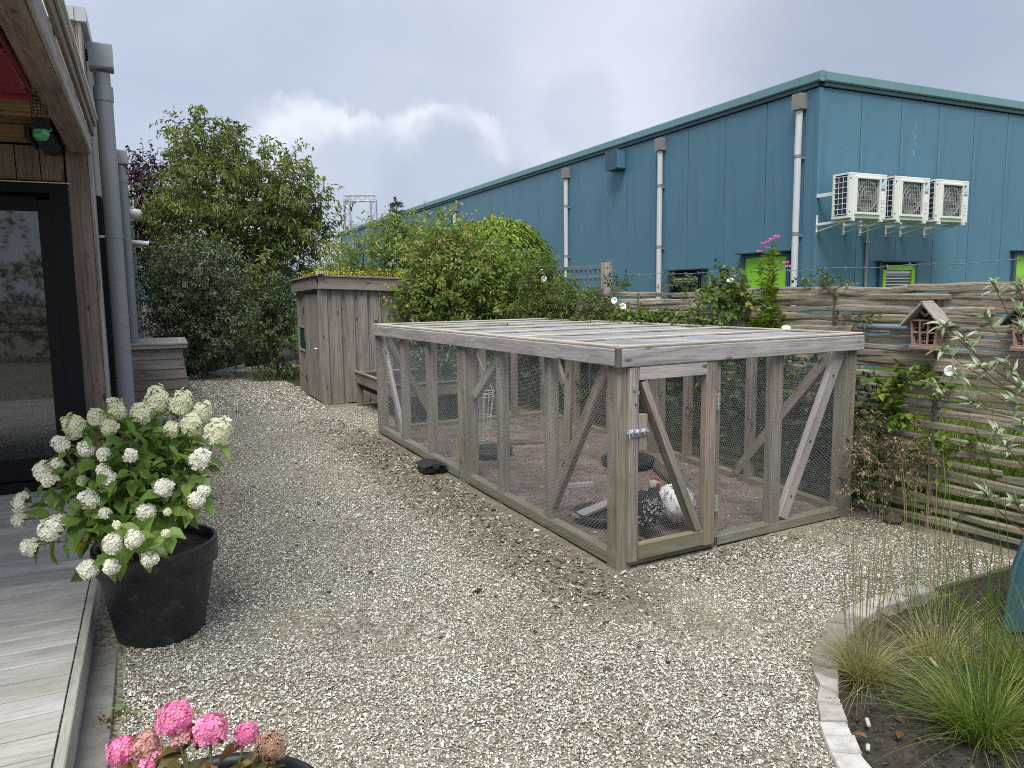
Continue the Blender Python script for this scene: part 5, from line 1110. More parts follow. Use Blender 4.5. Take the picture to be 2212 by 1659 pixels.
bl = [(x, 18 + .3 * math.sin(x * 3), 1.4 + .2 * math.sin(x * 5), .7, .5, 1.2) for x in np.arange(-.9, 4.2, .6)]
plant('back_hedge', 'dark mixed hedge closing the garden behind the shed and trees', 'hedge', (1.5, 18, .17), bl, 520, .4, 14, .09, .05, L_IVY, .5, .04, 10, seed=17)
# clipped dome with shingled drooping leaves
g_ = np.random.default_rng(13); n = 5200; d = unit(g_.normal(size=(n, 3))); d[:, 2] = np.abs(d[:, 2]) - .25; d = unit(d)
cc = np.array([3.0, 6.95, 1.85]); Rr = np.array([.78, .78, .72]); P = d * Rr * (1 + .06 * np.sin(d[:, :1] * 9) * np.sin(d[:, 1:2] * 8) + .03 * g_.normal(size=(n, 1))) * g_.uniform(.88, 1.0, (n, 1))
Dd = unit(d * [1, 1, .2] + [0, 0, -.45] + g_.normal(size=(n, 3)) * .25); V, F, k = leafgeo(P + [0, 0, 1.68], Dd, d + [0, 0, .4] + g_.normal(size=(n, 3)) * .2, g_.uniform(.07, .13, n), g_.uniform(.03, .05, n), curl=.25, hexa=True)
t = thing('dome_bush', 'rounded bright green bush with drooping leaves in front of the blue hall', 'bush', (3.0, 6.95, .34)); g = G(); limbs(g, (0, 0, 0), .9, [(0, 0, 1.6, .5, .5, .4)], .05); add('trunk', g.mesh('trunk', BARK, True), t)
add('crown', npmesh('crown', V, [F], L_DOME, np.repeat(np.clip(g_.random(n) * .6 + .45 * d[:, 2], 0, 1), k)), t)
# young spruce
t = thing('young_spruce', 'young spruce top with tiered branches above the shrubs left of the hall wall', 'tree', (2.27, 9.2, .17)); g = G(); g.tube([(0, 0, 0), (0, 0, 1.6), (0, 0, 3.05)], [.03, .018, .004], 7); add('trunk', g.mesh('trunk', BARK, True), t)
V_ = []; F_ = []; r_ = []; off = 0; gq = np.random.default_rng(14)
for z in np.linspace(1.6, 2.95, 9):
    R = (3.1 - z) * .24 + .07; m_ = 8
    for j in range(m_):
        a_ = j * 2 * PI / m_ + z * 3; dr_ = np.array([math.cos(a_), math.sin(a_), gq.uniform(.3, .9)]); tt = np.linspace(.1, 1, 22)[:, None]
        P = np.array([0, 0, z + gq.normal() * .03]) + dr_ * R * gq.uniform(.7, 1.25) * tt + np.array([0, 0, -.10]) * tt ** 2 * R * 3; P = np.repeat(P, 3, 0); nn = len(P); D = unit(dr_ * .6 + gq.normal(size=(nn, 3)) * .8)
        V, F, k = leafgeo(P, D, gq.normal(size=(nn, 3)), np.full(nn, .045), np.full(nn, .010)); V_.append(V); F_.append(F + off); off += len(V); r_.append(np.repeat(gq.random(nn), k))
add('crown', npmesh('crown', np.concatenate(V_), [np.concatenate(F_)], L_CONIF, np.concatenate(r_)), t)
# herb layer and climbers along the fence
def clump(name, label, cat, base, blobs, ntw, tl, npt, L, W, mt, seed, **k):
    t = thing(name, label, cat, base); b = np.array(base); lb = [(x - b[0], y - b[1], z - b[2], a_, c_, e_) for x, y, z, a_, c_, e_ in blobs]
    (V, F, r), tw = crown(lb, ntw, tl, npt, L, W, seed=seed, tw_r=.0025, **k); add('stems', G().add(*tw).mesh('stems', STEM), t); add('leaves', npmesh('leaves', V, F, mt, r), t); return t
clump('weed_clump', 'tangled pale green weeds growing over the left end of the log fence', 'weeds', (2.30, 3.9, .17), [(2.25, 4.15, 1.30, .22, .5, .35), (2.18, 3.55, 1.35, .16, .45, .22), (2.16, 2.7, 1.24, .10, .4, .13), (2.25, 4.5, 1.55, .2, .25, .35), (2.2, 3.0, 1.18, .14, .3, .18)], 900, .20, 12, .045, .022, L_WEED, 20, up=.6)
clump('bindweed', 'bindweed with heart shaped leaves trailing over the middle of the fence', 'climbing plant', (2.28, 1.9, .1), [(2.22, 1.45, 1.58, .08, .22, .12), (2.2, 1.28, 1.45, .08, .14, .12), (2.2, 2.1, 1.25, .08, .35, .12), (2.2, 2.6, 1.22, .08, .3, .14), (2.18, 1.62, 1.25, .07, .14, .12)], 260, .15, 9, .05, .042, L_WEED, 21, hang=.6)
clump('nettle', 'dark nettle tip standing up behind the fence', 'nettle', (2.36, 1.58, .06), [(2.36, 1.58, 1.70, .05, .07, .08), (2.36, 1.58, 1.2, .05, .06, .4)], 50, .09, 7, .05, .022, L_IVY, 22, hang=.5)
clump('fence_top_vine', 'dry tangled vine on the fence top beside the dark window', 'climbing plant', (2.30, 2.05, .08), [(2.28, 2.0, 1.64, .06, .18, .06), (2.28, 3.0, 1.66, .06, .16, .07), (2.26, .45, 1.62, .05, .18, .05), (2.25, .15, 1.36, .05, .16, .05)], 90, .14, 8, .035, .02, L_HERB, 23)
clump('ivy_screen', 'dark ivy covering the lower fence behind the netting', 'ivy', (2.20, 2.2, .05), [(2.17, 3.4, .75, .07, .7, .50), (2.17, 2.3, .70, .07, .7, .52), (2.17, 1.2, .66, .07, .7, .50), (2.17, .35, .62, .06, .5, .48), (2.2, 3.9, .7, .1, .5, .45)], 900, .16, 11, .045, .036, L_IVY, 24, hang=.7, shell=.2)
clump('back_shrub', 'dark leafy shrub filling the space between the run, planter and fence', 'shrub', (1.7, 4.9, .17), [(1.85, 4.9, .75, .55, .45, .5), (1.35, 5.3, .7, .35, .3, .45), (2.2, 4.5, .8, .3, .4, .5)], 420, .22, 12, .05, .034, L_GREY, 25, hang=.4, rbias=lambda P: -.15)
clump('bright_vine', 'fresh green bindweed leaves beside the right corner post of the run', 'climbing plant', (2.18, -.22, .0), [(2.16, -.20, .82, .06, .13, .14), (2.2, -.35, .95, .05, .15, .10), (2.2, -.6, .55, .05, .2, .05)], 46, .10, 8, .055, .048, L_BRIGHT, 26, hang=.5)
clump('dry_shrub', 'dry brown withered plant against the right corner of the run', 'withered plant', (2.02, -.17, .0), [(2.0, -.16, .50, .13, .10, .26), (2.12, -.26, .36, .12, .14, .22), (1.96, -.14, .25, .08, .07, .18), (2.12, -.42, .5, .07, .14, .12)], 120, .15, 12, .030, .013, L_DRY, 27, up=.2, hang=.5, shell=.1)
t = thing('bark_lump', 'dark charred lump of wood under the withered plant', 'wood', (2.14, -.26, .0)); V, F = lathe([(.001, 0), (.06, .0), (.075, .04), (.05, .09), (.02, .11), (.001, .11)], 12); V = V * (1 + .18 * rng.normal(size=(len(V), 1))); add('lump', G().add(V * .75, F).mesh('lump', W_DARK), t)
# white bindweed flowers
def trumpet(R=.032):
    V, F = lathe([(.001, -.012), (.008, -.010), (.020, .002), (R, .010), (R * 1.02, .008), (.016, -.006), (.006, -.03)], 14); return V, F
tb = None
for i, (x, y, z, d, lab) in enumerate(((2.22, 4.38, 1.83, (-.8, -.5, .3), 'white bindweed flower upper one beside the gate'), (2.2, 4.30, 1.75, (-.7, -.6, .1), 'white bindweed flower lower one beside the gate'), (2.14, 2.86, 1.50, (-.8, -.5, .2), 'tall white bindweed flower left of a pair on the fence'), (2.14, 2.72, 1.44, (-.6, -.7, .2), 'white bindweed flower right of a pair on the fence'),
                           (2.16, 1.30, 1.67, (-.5, -.3, .8), 'white bindweed flower on the fence top left of the lime green panel'), (2.10, -.62, 1.08, (-.8, -.5, .1), 'white flower low on the fence under the insect hotel'), (2.06, .62, 1.30, (-.3, -.3, .9), 'fallen white flower at the far edge of the run roof'))):
    t = thing('bindweed_flower', lab, 'flower', (x, y, z), 0, 'white bindweed flowers'); q = Vector(d).to_track_quat('Z', 'Y').to_matrix().to_4x4(); V, F = trumpet(.034 if i != 4 else .028); V = V @ np.array(q.to_3x3()).T
    add('trumpet', G().add(V, F).mesh('trumpet', M_WHITE, True), t); p = np.array(q.to_3x3()) @ np.array([0, 0, -.035]); add('stalk', G().tube([p, p + [.02, .0, -.04]], .002, 4).mesh('stalk', STEM), t)
# willowherb with pink flowers
t = thing('willowherb', 'tall pale green willowherb with pink flowers in front of the lime green panel', 'wildflower', (2.24, .93, .0)); gw = np.random.default_rng(30)
sg = G(); lv = []
for (dx, dy, h) in ((0, 0, 1.99), (.02, .05, 1.93), (.0, .12, 1.88), (-.03, -.03, 1.95), (-.02, .10, 1.45), (-.03, -.06, 1.50), (-.04, .02, 1.42), (-.02, .17, 1.38), (-.02, -.12, 1.46), (.0, .03, 1.7)):
    P = np.array([(dx * f, dy * f - .0, h * f) for f in np.linspace(0, 1, 12)]) + gw.normal(size=(12, 3)) * [.006, .006, 0]; sg.tube(P, np.linspace(.005, .002, 12), 5)
    m_ = 150; f = gw.uniform(.60, .98, m_); Q = np.stack([np.interp(f, np.linspace(0, 1, 12), P[:, c]) for c in range(3)], 1); a_ = gw.uniform(0, 2 * PI, m_); D = np.stack([np.cos(a_), np.sin(a_), gw.uniform(.1, .9, m_)], 1); lv.append((Q, D, gw.uniform(.035, .075, m_)))
Q = np.concatenate([l[0] for l in lv]); D = np.concatenate([l[1] for l in lv]); L = np.concatenate([l[2] for l in lv]); V, F, k = leafgeo(Q, D, np.tile([0, 0, 1.], (len(Q), 1)) + gw.normal(size=(len(Q), 3)) * .3, L, L * .3, curl=.2)
add('stems', sg.mesh('stems', STEM), t); lo = add('leaves', npmesh('leaves', V, [F], L_BRIGHT, np.repeat(.55 + .45 * gw.random(len(Q)), k)), t)
V_ = []; F_ = []; r_ = []; off = 0
for (x, y, z) in ((0, .01, 1.99), (.0, .05, 1.97), (-.02, -.05, 2.0), (.02, .11, 1.93), (0, .09, 1.96), (-.01, -.14, 1.80), (0, -.16, 1.77), (.01, -.03, 2.01), (0, .13, 1.90)):
    m_ = 5; a_ = np.arange(m_) * 2 * PI / m_; D = np.stack([np.cos(a_), np.sin(a_) * 1.0, .3 + 0 * a_], 1); V, F, k = leafgeo(np.tile([x, y, z], (m_, 1)), D, np.tile([-.5, -.5, .5], (m_, 1)), np.full(m_, .030), np.full(m_, .024)); V_.append(V); F_.append(F + off); off += len(V); r_.append(np.repeat(gw.random(m_), k))
add('flowers', npmesh('flowers', np.concatenate(V_), [np.concatenate(F_)], P_MAG, np.concatenate(r_)), t)
# tall flower stalks by the gate
clump('tall_weed', 'light green spire shaped weed standing beside the gate', 'weeds', (2.35, 4.45, .17), [(2.32, 4.42, 1.95, .06, .08, .16), (2.35, 4.5, 1.75, .08, .12, .15)], 60, .10, 9, .04, .012, L_BRIGHT, 31, up=1.0)

# meadow grass beyond the fence, seen through the gaps
def blades(P, D, L, W, g, bend=.35, seg=4):
    n = len(P); D = unit(D); S = unit(np.cross(D, g.normal(size=(n, 3)) * .3 + [0.01, 0, 1.])); t_ = np.linspace(0, 1, seg + 1); out = []
    hor = unit(D * [1, 1, 0] + 1e-6)
    for s in t_:
        c = P + D * (L * s)[:, None] + hor * (L * bend * s ** 2)[:, None] - np.array([0, 0, 1.]) * (L * bend * .9 * s ** 2.2)[:, None]; w_ = (W * (1 - s * .92))[:, None]
        out += [c - S * w_ / 2, c + S * w_ / 2]
    V = np.stack(out, 1).reshape(-1, 3); i = np.arange(n)[:, None] * 2 * (seg + 1)
    return V, np.concatenate([i + [2 * q, 2 * q + 1, 2 * q + 3, 2 * q + 2] for q in range(seg)]), 2 * (seg + 1)
gb = np.random.default_rng(33); n = 9000; P = np.stack([gb.uniform(2.4, 4.2, n), gb.uniform(-2.4, 6, n), zg(0, 0) + 0 * gb.random(n)], 1); P[:, 2] = zg(P[:, 0], P[:, 1]); D = gb.normal(size=(n, 3)) * [.25, .25, 0] + [0, 0, 1]
V, F, k = blades(P, D, gb.uniform(.3, 1.15, n), gb.uniform(.008, .016, n), gb, .15, 3); add('meadow_grass', npmesh('meadow_grass', V, [F], leafm('meadow grass', [(0, (.06, .10, .02)), (.6, (.16, .23, .04)), (1, (.34, .40, .10))], trans=.4), np.repeat(gb.random(n), k)), kind='stuff', label='tall lime green meadow grass behind the log fence')
# ground cover of the far bed
n = 11000; P = np.stack([gb.uniform(-2.2, 1.2, n), gb.uniform(9.6, 15.5, n), 0 * gb.random(n)], 1); lim = np.interp(P[:, 1], [8, 10.2, 12.3, 14, 18], [-1.9, -1.30, .18, 2.0, 6.0]); P = P[P[:, 0] < lim - .03]; n = len(P); P[:, 2] = .17 + gb.random(n) * .12
V, F, k = leafgeo(P, gb.normal(size=(n, 3)) + [0, 0, .3], gb.normal(size=(n, 3)) * .5 + [0, 0, 1], gb.uniform(.05, .12, n), gb.uniform(.02, .05, n)); add('ground_cover', npmesh('ground_cover', V, [F], L_IVY, np.repeat(gb.random(n) * .97, k)), kind='stuff', label='dark low ground cover under the trees at the end of the path')
t = thing('bed_board', 'low wooden edging board along the far planting bed', 'edging', (-1.30, 10.15, .17)); beam('board', (0, 0, .03), (1.46, 2.1, .03), .03, .09, W_GREY, t)

# far background
t = thing('board_fence', 'brown upright board fence at the end of the garden', 'fence', (-.8, 23.4, .17))
for i in range(16): beam('board', (-1.0 + i * .145, 0 if i % 2 else .025, 0), (-1.0 + i * .145, 0 if i % 2 else .025, 1.36), .14, .022, W_SHED, t, up=(0, 1, 0))
for z in (.3, 1.15): beam('rail', (-1.1, .05, z), (1.3, .05, z), .03, .08, W_SHED, t)
t = thing('far_hall', 'distant blue hall with a shallow gable behind the garden', 'hall', (1.0, 41, 0), HR)
V = [(-9, 0, 0), (7, 0, 0), (7, 0, 3.1), (-1.5, 0, 3.9), (-9, 0, 3.3), (-9, 15, 0), (7, 15, 0), (7, 15, 3.1), (-1.5, 15, 3.9), (-9, 15, 3.3)]
add('wall', npmesh('wall', V, [[[0, 1, 2, 3], [0, 3, 4, 0]][:1], [[0, 3, 4]], [[1, 6, 7, 2], [5, 0, 4, 9]]], M_HALL), t); beam('roof_trim', (-9, -.06, 3.33), (-1.5, -.06, 3.93), .1, .14, M_HALLT, t); beam('roof_trim', (-1.5, -.06, 3.93), (7, -.06, 3.13), .1, .14, M_HALLT, t)
add('roof', npmesh('roof', V, [[[4, 3, 8, 9], [3, 2, 7, 8]]], M_HALLT), t)
bl = [(-.6, 55, 3.4, 2.2, 1.2, 1.6), (2.5, 56, 3.0, 2.5, 1.2, 1.4), (-4, 55, 3.0, 2.5, 1.2, 1.5)]
plant('far_trees', 'pale distant trees above the far blue hall', 'trees', (0, 55, .17), bl, 420, 1.2, 12, .35, .2, L_GREY, 2, .2, 8, seed=40)
# lighting truss arch
t = thing('truss_arch', 'distant square arch of lattice truss beyond the blue hall', 'truss arch', (12.3, 41.1, .17), -.50); M_TR = plain('pinkish grey aluminium', (.42, .38, .40), .5, .2)
def truss(name, p0, p1, w_=.34, n=8):
    g = G(); M = frame(p0, p1, (0, 1, 0)); L = (Vector(p1) - Vector(p0)).length; h = w_ / 2
    def tp(x, y, z): return tuple(M @ Vector((x, y, z)))
    for y in (-h, h):
        for z in (-h, h): g.tube([tp(-L / 2, y, z), tp(L / 2, y, z)], .026, 5)
    for q in range(n):
        x0 = -L / 2 + q * L / n; x1 = x0 + L / n; s = 1 if q % 2 else -1
        for z in (-h, h): g.tube([tp(x0, -h * s, z), tp(x1, h * s, z)], .014, 4); g.tube([tp(x0, z, -h * s), tp(x1, z, h * s)], .014, 4)
    add(name, g.mesh(name, M_TR), t)
truss('leg', (-.78, 0, 0), (-.78, 0, 7.0), n=20); truss('leg', (.78, 0, 0), (.78, 0, 7.0), n=20); truss('crossbar', (-.95, 0, 7.05), (.95, 0, 7.05), n=7)

# ================================================================== planting bed: edging stones, grasses, teal thing, silver shrub
bed = thing('bed_edging', 'curved row of pale kerb stones edging the planting bed', 'edging', (.2, -1.3, 0))
outer = [(1.222, -1.056), (1.0015, -1.042), (.752, -1.047), (.560, -1.075), (.440, -1.105), (.335, -1.160), (.236, -1.219), (.138, -1.275), (.042, -1.331), (-.035, -1.407), (-.112, -1.483), (-.205, -1.563), (-.299, -1.644), (-.361, -1.714), (-.423, -1.784), (-.520, -1.93)]
inner = [(1.235, -1.13), (1.05, -1.132), (.80, -1.118), (.62, -1.155), (.52, -1.19), (.40, -1.24), (.281, -1.297), (.175, -1.36), (.068, -1.421), (-.013, -1.484), (-.095, -1.546), (-.162, -1.616), (-.229, -1.685), (-.290, -1.76), (-.352, -1.835), (-.44, -2.0)]
gs = np.random.default_rng(44); M_STONES = [M_STONE, plain('grey weathered kerb stone', (.27, .25, .225), .9, var=.3, scale=14, bump=.5, dirt=((.13, .12, .08), .5)), plain('whitish kerb stone', (.52, .51, .48), .85, var=.25, scale=22, bump=.6, dirt=((.16, .15, .13), .56))]
for i in range(15):
    o0, o1, i0, i1 = [np.array(q) for q in (outer[i], outer[i + 1], inner[i], inner[i + 1])]; o0, o1 = i0 + (o0 - i0) * 1.35, i1 + (o1 - i1) * 1.35; c = (o0 + o1 + i0 + i1) / 4; gsc = .90; zt_ = .022 + gs.normal() * .004
    q = [c + (p - c) * gsc + gs.normal(size=2) * .003 for p in (o0, o1, i1, i0)]; V = [(x - .2, y + 1.3, -.09) for x, y in q] + [(x - .2, y + 1.3, zt_ - .008) for x, y in q] + [(c[0] + (x - c[0]) * .93 - .2, c[1] + (y - c[1]) * .93 + 1.3, zt_ + gs.normal() * .002) for x, y in q]
    mm = M_STONES[2] if i >= 12 else (M_STONES[1] if i in (3, 4, 5, 6, 7, 8) else M_STONES[0])
    add('stone', npmesh('stone', V, [[[j, (j + 1) % 4, (j + 1) % 4 + 4, j + 4] for j in range(4)] + [[j + 4, (j + 1) % 4 + 4, (j + 1) % 4 + 8, j + 8] for j in range(4)] + [[8, 9, 10, 11]]], mm), bed)
t = thing('edging_board', 'dark damp edging board continuing from the kerb stones to the fence', 'edging', (1.25, -1.12, 0)); beam('board', (.0, .0, -.02), (.80, -.03, -.02), .03, .09, W_DARK, t)
def tuft(label, x, y, n, Lr, Wd, mt, spread, seed, bend=.45, nst=0, stem_h=(.6, .9), stm=None, r0=.06):
    t = thing('grass_tuft', label, 'grass', (x, y, -.03)); g = np.random.default_rng(seed); a_ = g.uniform(0, 2 * PI, n); rr = r0 * np.sqrt(g.random(n)); el = np.abs(g.normal(0, spread, n))
    P = np.stack([rr * np.cos(a_), rr * np.sin(a_), 0 * a_], 1); b_ = a_ + g.normal(size=n) * .5; D = np.stack([np.cos(b_) * np.sin(el), np.sin(b_) * np.sin(el), np.cos(el)], 1)
    V, F, k = blades(P, D, g.uniform(*Lr, n), g.uniform(Wd * .7, Wd * 1.2, n), g, bend, 6); o = add('blades', npmesh('blades', V, [F], mt, np.repeat(g.random(n), k)), t); o['kind'] = 'stuff'
    if nst:
        gg_ = G(); 
        for q in range(nst):
            a = g.uniform(0, 2 * PI); e = abs(g.normal(0, .13)); h = g.uniform(*stem_h); p0 = np.array([r0 * math.cos(a), r0 * math.sin(a), 0]) * g.random(); d = np.array([math.cos(a) * math.sin(e), math.sin(a) * math.sin(e), math.cos(e)]); b = g.normal(size=3) * .02
            gg_.tube([p0, p0 + d * h * .5 + b, p0 + d * h * .8 + b, p0 + d * h + b * 2], [.0010, .0008, .0016, .0005], 3)
        o = add('flower_stalks', gg_.mesh('flower_stalks', stm or mt, rnd=True), t); o['kind'] = 'stuff'
    return t
tuft('straw coloured grass tuft inside the curve of the kerb stones', .17, -1.46, 700, (.16, .36), .0028, L_STRAW, .62, 50, .42, 46, (.40, .74), stm=L_STRAWL)
tuft('large green grass tuft at the bottom right of the bed', .18, -1.94, 1000, (.20, .44), .0036, L_GRASS, .50, 51, .42, 26, (.5, .85), r0=.10)
tuft('green grass tuft beside the teal panel at the right edge', .62, -1.93, 700, (.25, .55), .0036, L_GRASS, .42, 52, .35, 24, (.6, 1.0), r0=.12)
tuft('low sparse grass tuft right of the straw coloured one', .62, -1.50, 300, (.15, .42), .0026, L_STRAW, .55, 53, .4, 26, (.45, .95), stm=L_STRAWL, r0=.12)
tuft('thin upright grass stalks in front of the fence foot', .95, -1.30, 110, (.2, .5), .0026, L_GRASS, .30, 54, .25, 24, (.5, 1.05), r0=.20)
for i, (x, y, rz, lab) in enumerate(((-.13, -1.82, .4, 'reddish brown fallen leaf on the dark soil of the bed'), (.38, -1.86, 1.2, 'brown fallen leaf beside the large green grass tuft'), (-.22, -1.76, 2.1, 'rust coloured leaf lying against the kerb stones'))):
    t = thing('fallen_leaf', lab, 'leaf', (x, y, -.012), rz); V, F, k = leafgeo(np.array([[0, 0, .004]]), np.array([[1., 0, .1]]), np.array([[0, 0, 1.]]), np.array([.055]), np.array([.03]), hexa=True, fold=.3); add('blade', npmesh('blade', V, [F], L_AUT, np.full(9, .62)), t)
for i, (x, y, rz, l, lab) in enumerate(((.52, -1.55, .9, .06, 'white chip of wood on the soil between the grass tufts'), (-.13, -1.70, .7, .045, 'pale splinter on the dark soil near the kerb stones'), (-.27, -1.80, .5, .03, 'small white shell on the soil edge by the stones'), (.0, -.06, .4, .05, 'pale stone chip at the foot of the front corner post'))):
    t = thing('pale_chip', lab, 'chip', (x, y, -.008 if i < 3 else .012), rz, 'pale chips on the ground'); beam('chip', (-l / 2, 0, 0), (l / 2, .004, .003), .014, .008, M_STONES[2], t, ch=.003)
# teal panel at the right edge
t = thing('teal_panel', 'faded teal blue plastic panel leaning at the right edge behind the grasses', 'plastic panel', (1.12, -1.52, 0), -.5)
V = [(0, 0, -.03), (.03, 0, .28), (.13, .03, .52), (.30, .04, .70), (.62, .04, .72), (.62, .0, -.03)]; V = [(x, y, z) for x, y, z in V] + [(x + .01, y + .035, z) for x, y, z in V]
add('panel', npmesh('panel', V, [[[0, 1, 2, 3, 4, 5], [11, 10, 9, 8, 7, 6]], [[i, i + 6, (i + 1) % 6 + 6, (i + 1) % 6] for i in range(6)]], M_TEAL), t)
g = G(); g.tube([(0, 0, -.02), (.03, -.004, .28), (.13, .026, .52), (.30, .036, .70), (.62, .036, .72)], .012, 8); add('rim', g.mesh('rim', M_TEAL, True), t)
# silver leaved shrub reaching in from the right
HSV = np.array(SLV); base = np.array([1.32, -1.72, -.03]); t = thing('silver_shrub', 'silver leaved shrub reaching in from the right over the fence', 'shrub', tuple(base)); gl = np.random.default_rng(60)
lme = []
for q in range(6):
    V, F, k = leafgeo(np.zeros((1, 3)), np.array([[1., 0, 0]]), np.array([[0, 0, 1.]]), np.array([.038 + .007 * q]), np.array([.0125 + .0014 * q]), hexa=True, fold=.25, curl=.15 + .05 * q); lme.append(npmesh('leaf', V, [F], L_SILV, np.full(9, .15 + .16 * q)))
fork = [np.array([-.10, .02, .75]), np.array([-.08, .03, 1.10]), np.array([-.12, .05, .50])]
trk = G(); trk.tube([(0, 0, 0), fork[2] * .9, fork[0], fork[1], (-.05, .05, 1.45)], [.014, .011, .009, .007, .004], 7); add('trunk', trk.mesh('trunk', STEMW, True), t)
for c in HSV:
    p = c - base; f = min(fork, key=lambda q: abs(q[2] - (p[2] - .18))); b = np.linspace(0, 1, 6)[:, None]; Q = f * (1 - b) + p * b + np.array([0, 0, -.06]) * np.sin(b * PI); add('branch', G().tube(Q, np.linspace(.005, .0018, 6), 5).mesh('branch', STEMW, True), t)
    tip = unit(Q[-1] - Q[-2])
    for q in range(17):
        s = gl.random() ** 1.1 * .9; i_ = 5 - s * 2.0; pt = Q[-1] * (1 - s * .5) + Q[-2] * s * .5 if s < 1 else Q[-2]; d = unit(tip * .7 + gl.normal(size=3) * .75 + [0, 0, .35]); M = frame(pt, pt + d * .01, tuple(gl.normal(size=3) * .4 + [-.2, -.3, 1])); M.translation = Vector(pt); add('leaf', lme[gl.integers(6)], t, M)

# ================================================================== potted hydrangeas
def pot(t, R, r, h, soil=.05):
    V, F = lathe([(.001, 0), (r, 0), (r * 1.03, .012), (R * .93, h - .12), (R * .95, h - .115), (R * .955, h - .11), (R, h - .105), (R * 1.01, h - .012), (R, h), (R * .93, h), (R * .915, h - .02), (R * .88, h - .14)], 56); add('pot', G().add(V, F).mesh('pot', M_POT, True), t)
    n_ = 26; th = np.arange(n_) * 2 * PI / n_; V = [(0, 0, h - soil)]; F = []
    for q, rr in enumerate((.33, .66, .99)): V += [(R * .90 * rr * math.cos(a_), R * .90 * rr * math.sin(a_), h - soil + rng.normal() * .006) for a_ in th]
    F3 = [[0, 1 + j, 1 + (j + 1) % n_] for j in range(n_)]; F4 = [[1 + q * n_ + j, 1 + (q + 1) * n_ + j, 1 + (q + 1) * n_ + (j + 1) % n_, 1 + q * n_ + (j + 1) % n_] for q in range(2) for j in range(n_)]
    add('soil', npmesh('soil', V, [F3, F4], plain('potting soil', (.055, .035, .025), .95, var=.5, scale=30, bump=1.)), t)
def floret_head(R, n, ps, g, cone=1.0, low=-.35, mt=P_WHITE, jit=.10, rb=None, aspect=1.0):
    i = np.arange(n) + .5; z = 1 - (1 - low) * i / n; a_ = i * 2.39996; s = np.sqrt(np.maximum(0, 1 - z * z)); nr = np.stack([s * np.cos(a_), s * np.sin(a_), z], 1)
    P = nr * np.array([1, 1, cone]) * R * (1 + g.normal(size=(n, 1)) * jit); nrm = unit(nr + g.normal(size=(n, 3)) * .25); u_ = unit(np.cross(nrm, g.normal(size=(n, 3)))); v_ = np.cross(nrm, u_); V = []; 
    for q in range(4):
        th = q * PI / 2; d = u_ * math.cos(th) + v_ * math.sin(th); e = -u_ * math.sin(th) + v_ * math.cos(th); sz = ps * g.uniform(.75, 1.15, (n, 1))
        V.append(np.stack([P, P + d * sz * .6 + e * sz * .42 + nrm * sz * .12, P + d * sz * 1.0 + nrm * sz * .02, P + d * sz * .6 - e * sz * .42 + nrm * sz * .12], 1))
    V = np.concatenate(V); i = np.arange(len(V))[:, None] * 4; r = np.clip(g.random(n) * .45 + (rb if rb is not None else .5), 0, 1); r = np.tile(r, 4)
    core = lathe([(.001, R * .6 * cone), (R * .5, R * .4 * cone), (R * .7, 0), (R * .5, -R * .3), (.001, -R * .4)], 10); Vc, Fc = core; nb = len(V) * 4
    return V.reshape(-1, 3), [np.concatenate([i + [0, 1, 2], i + [0, 2, 3]])], np.repeat(r, 4)
gh = np.random.default_rng(70); PC = np.array([-2.345, .48, 0.])
t = thing('potted_hydrangea', 'white panicle hydrangea in a large black pot beside the deck', 'potted plant', tuple(PC)); pot(t, .27, .185, .46)
stems = []; lp = []
hexl = []
for q in range(7):
    V, F, k = leafgeo(np.zeros((1, 3)), np.array([[1., 0, 0]]), np.array([[0, 0, 1.]]), np.array([.108]), np.array([.060 + .003 * (q % 3)]), hexa=True, fold=.22, curl=.12 + .05 * q); hexl.append(npmesh('leaf', V, [F], L_HYD, np.full(9, .12 + .13 * q)))
yel = npmesh('leaf', V, [F], L_HYDY, np.full(9, .4))
ctr = np.array([-2.40, .42, .80]) - PC
for j, (x, y, z, r) in enumerate(HYD):
    e = np.array([x, y, z]) - PC; b0 = np.array([gh.uniform(-.10, .10), gh.uniform(-.10, .10), .41]); b = np.linspace(0, 1, 9)[:, None]; hdir = unit(e - ctr)
    ctl = b0 * .35 + e * .65 - hdir * .05; ctl[2] = b0[2] + (e[2] - b0[2]) * .5 + (.10 if e[2] < .75 else .0); Q = (1 - b) ** 2 * b0 + 2 * b * (1 - b) * ctl + b * b * e; stems.append(Q)
    add('stem', G().tube(Q, np.linspace(.0042, .0022, 9), 5).mesh('stem', STEMW, True), t)
    big = r > .03; ax = unit(np.array([hdir[0] * .7, hdir[1] * .7, .8 if z > .8 else .25])); M = frame(e, e + ax, (0, 1, 0)) @ Matrix.Rotation(PI / 2, 4, 'Y'); M.translation = Vector(e)
    V, F, rr = floret_head(r * gh.uniform(.66, .84), int(42 + 620 * r), .0165 if r > .022 else .010, gh, cone=gh.uniform(1.3, 1.75) if z > .85 else gh.uniform(.9, 1.15), low=-.45, rb=(.12 if z > .98 else .45) if r > .02 else .05)
    h = add('flower_head', npmesh('flower_head', V, F, P_WHITE, rr), t, M)
nleaf = 0
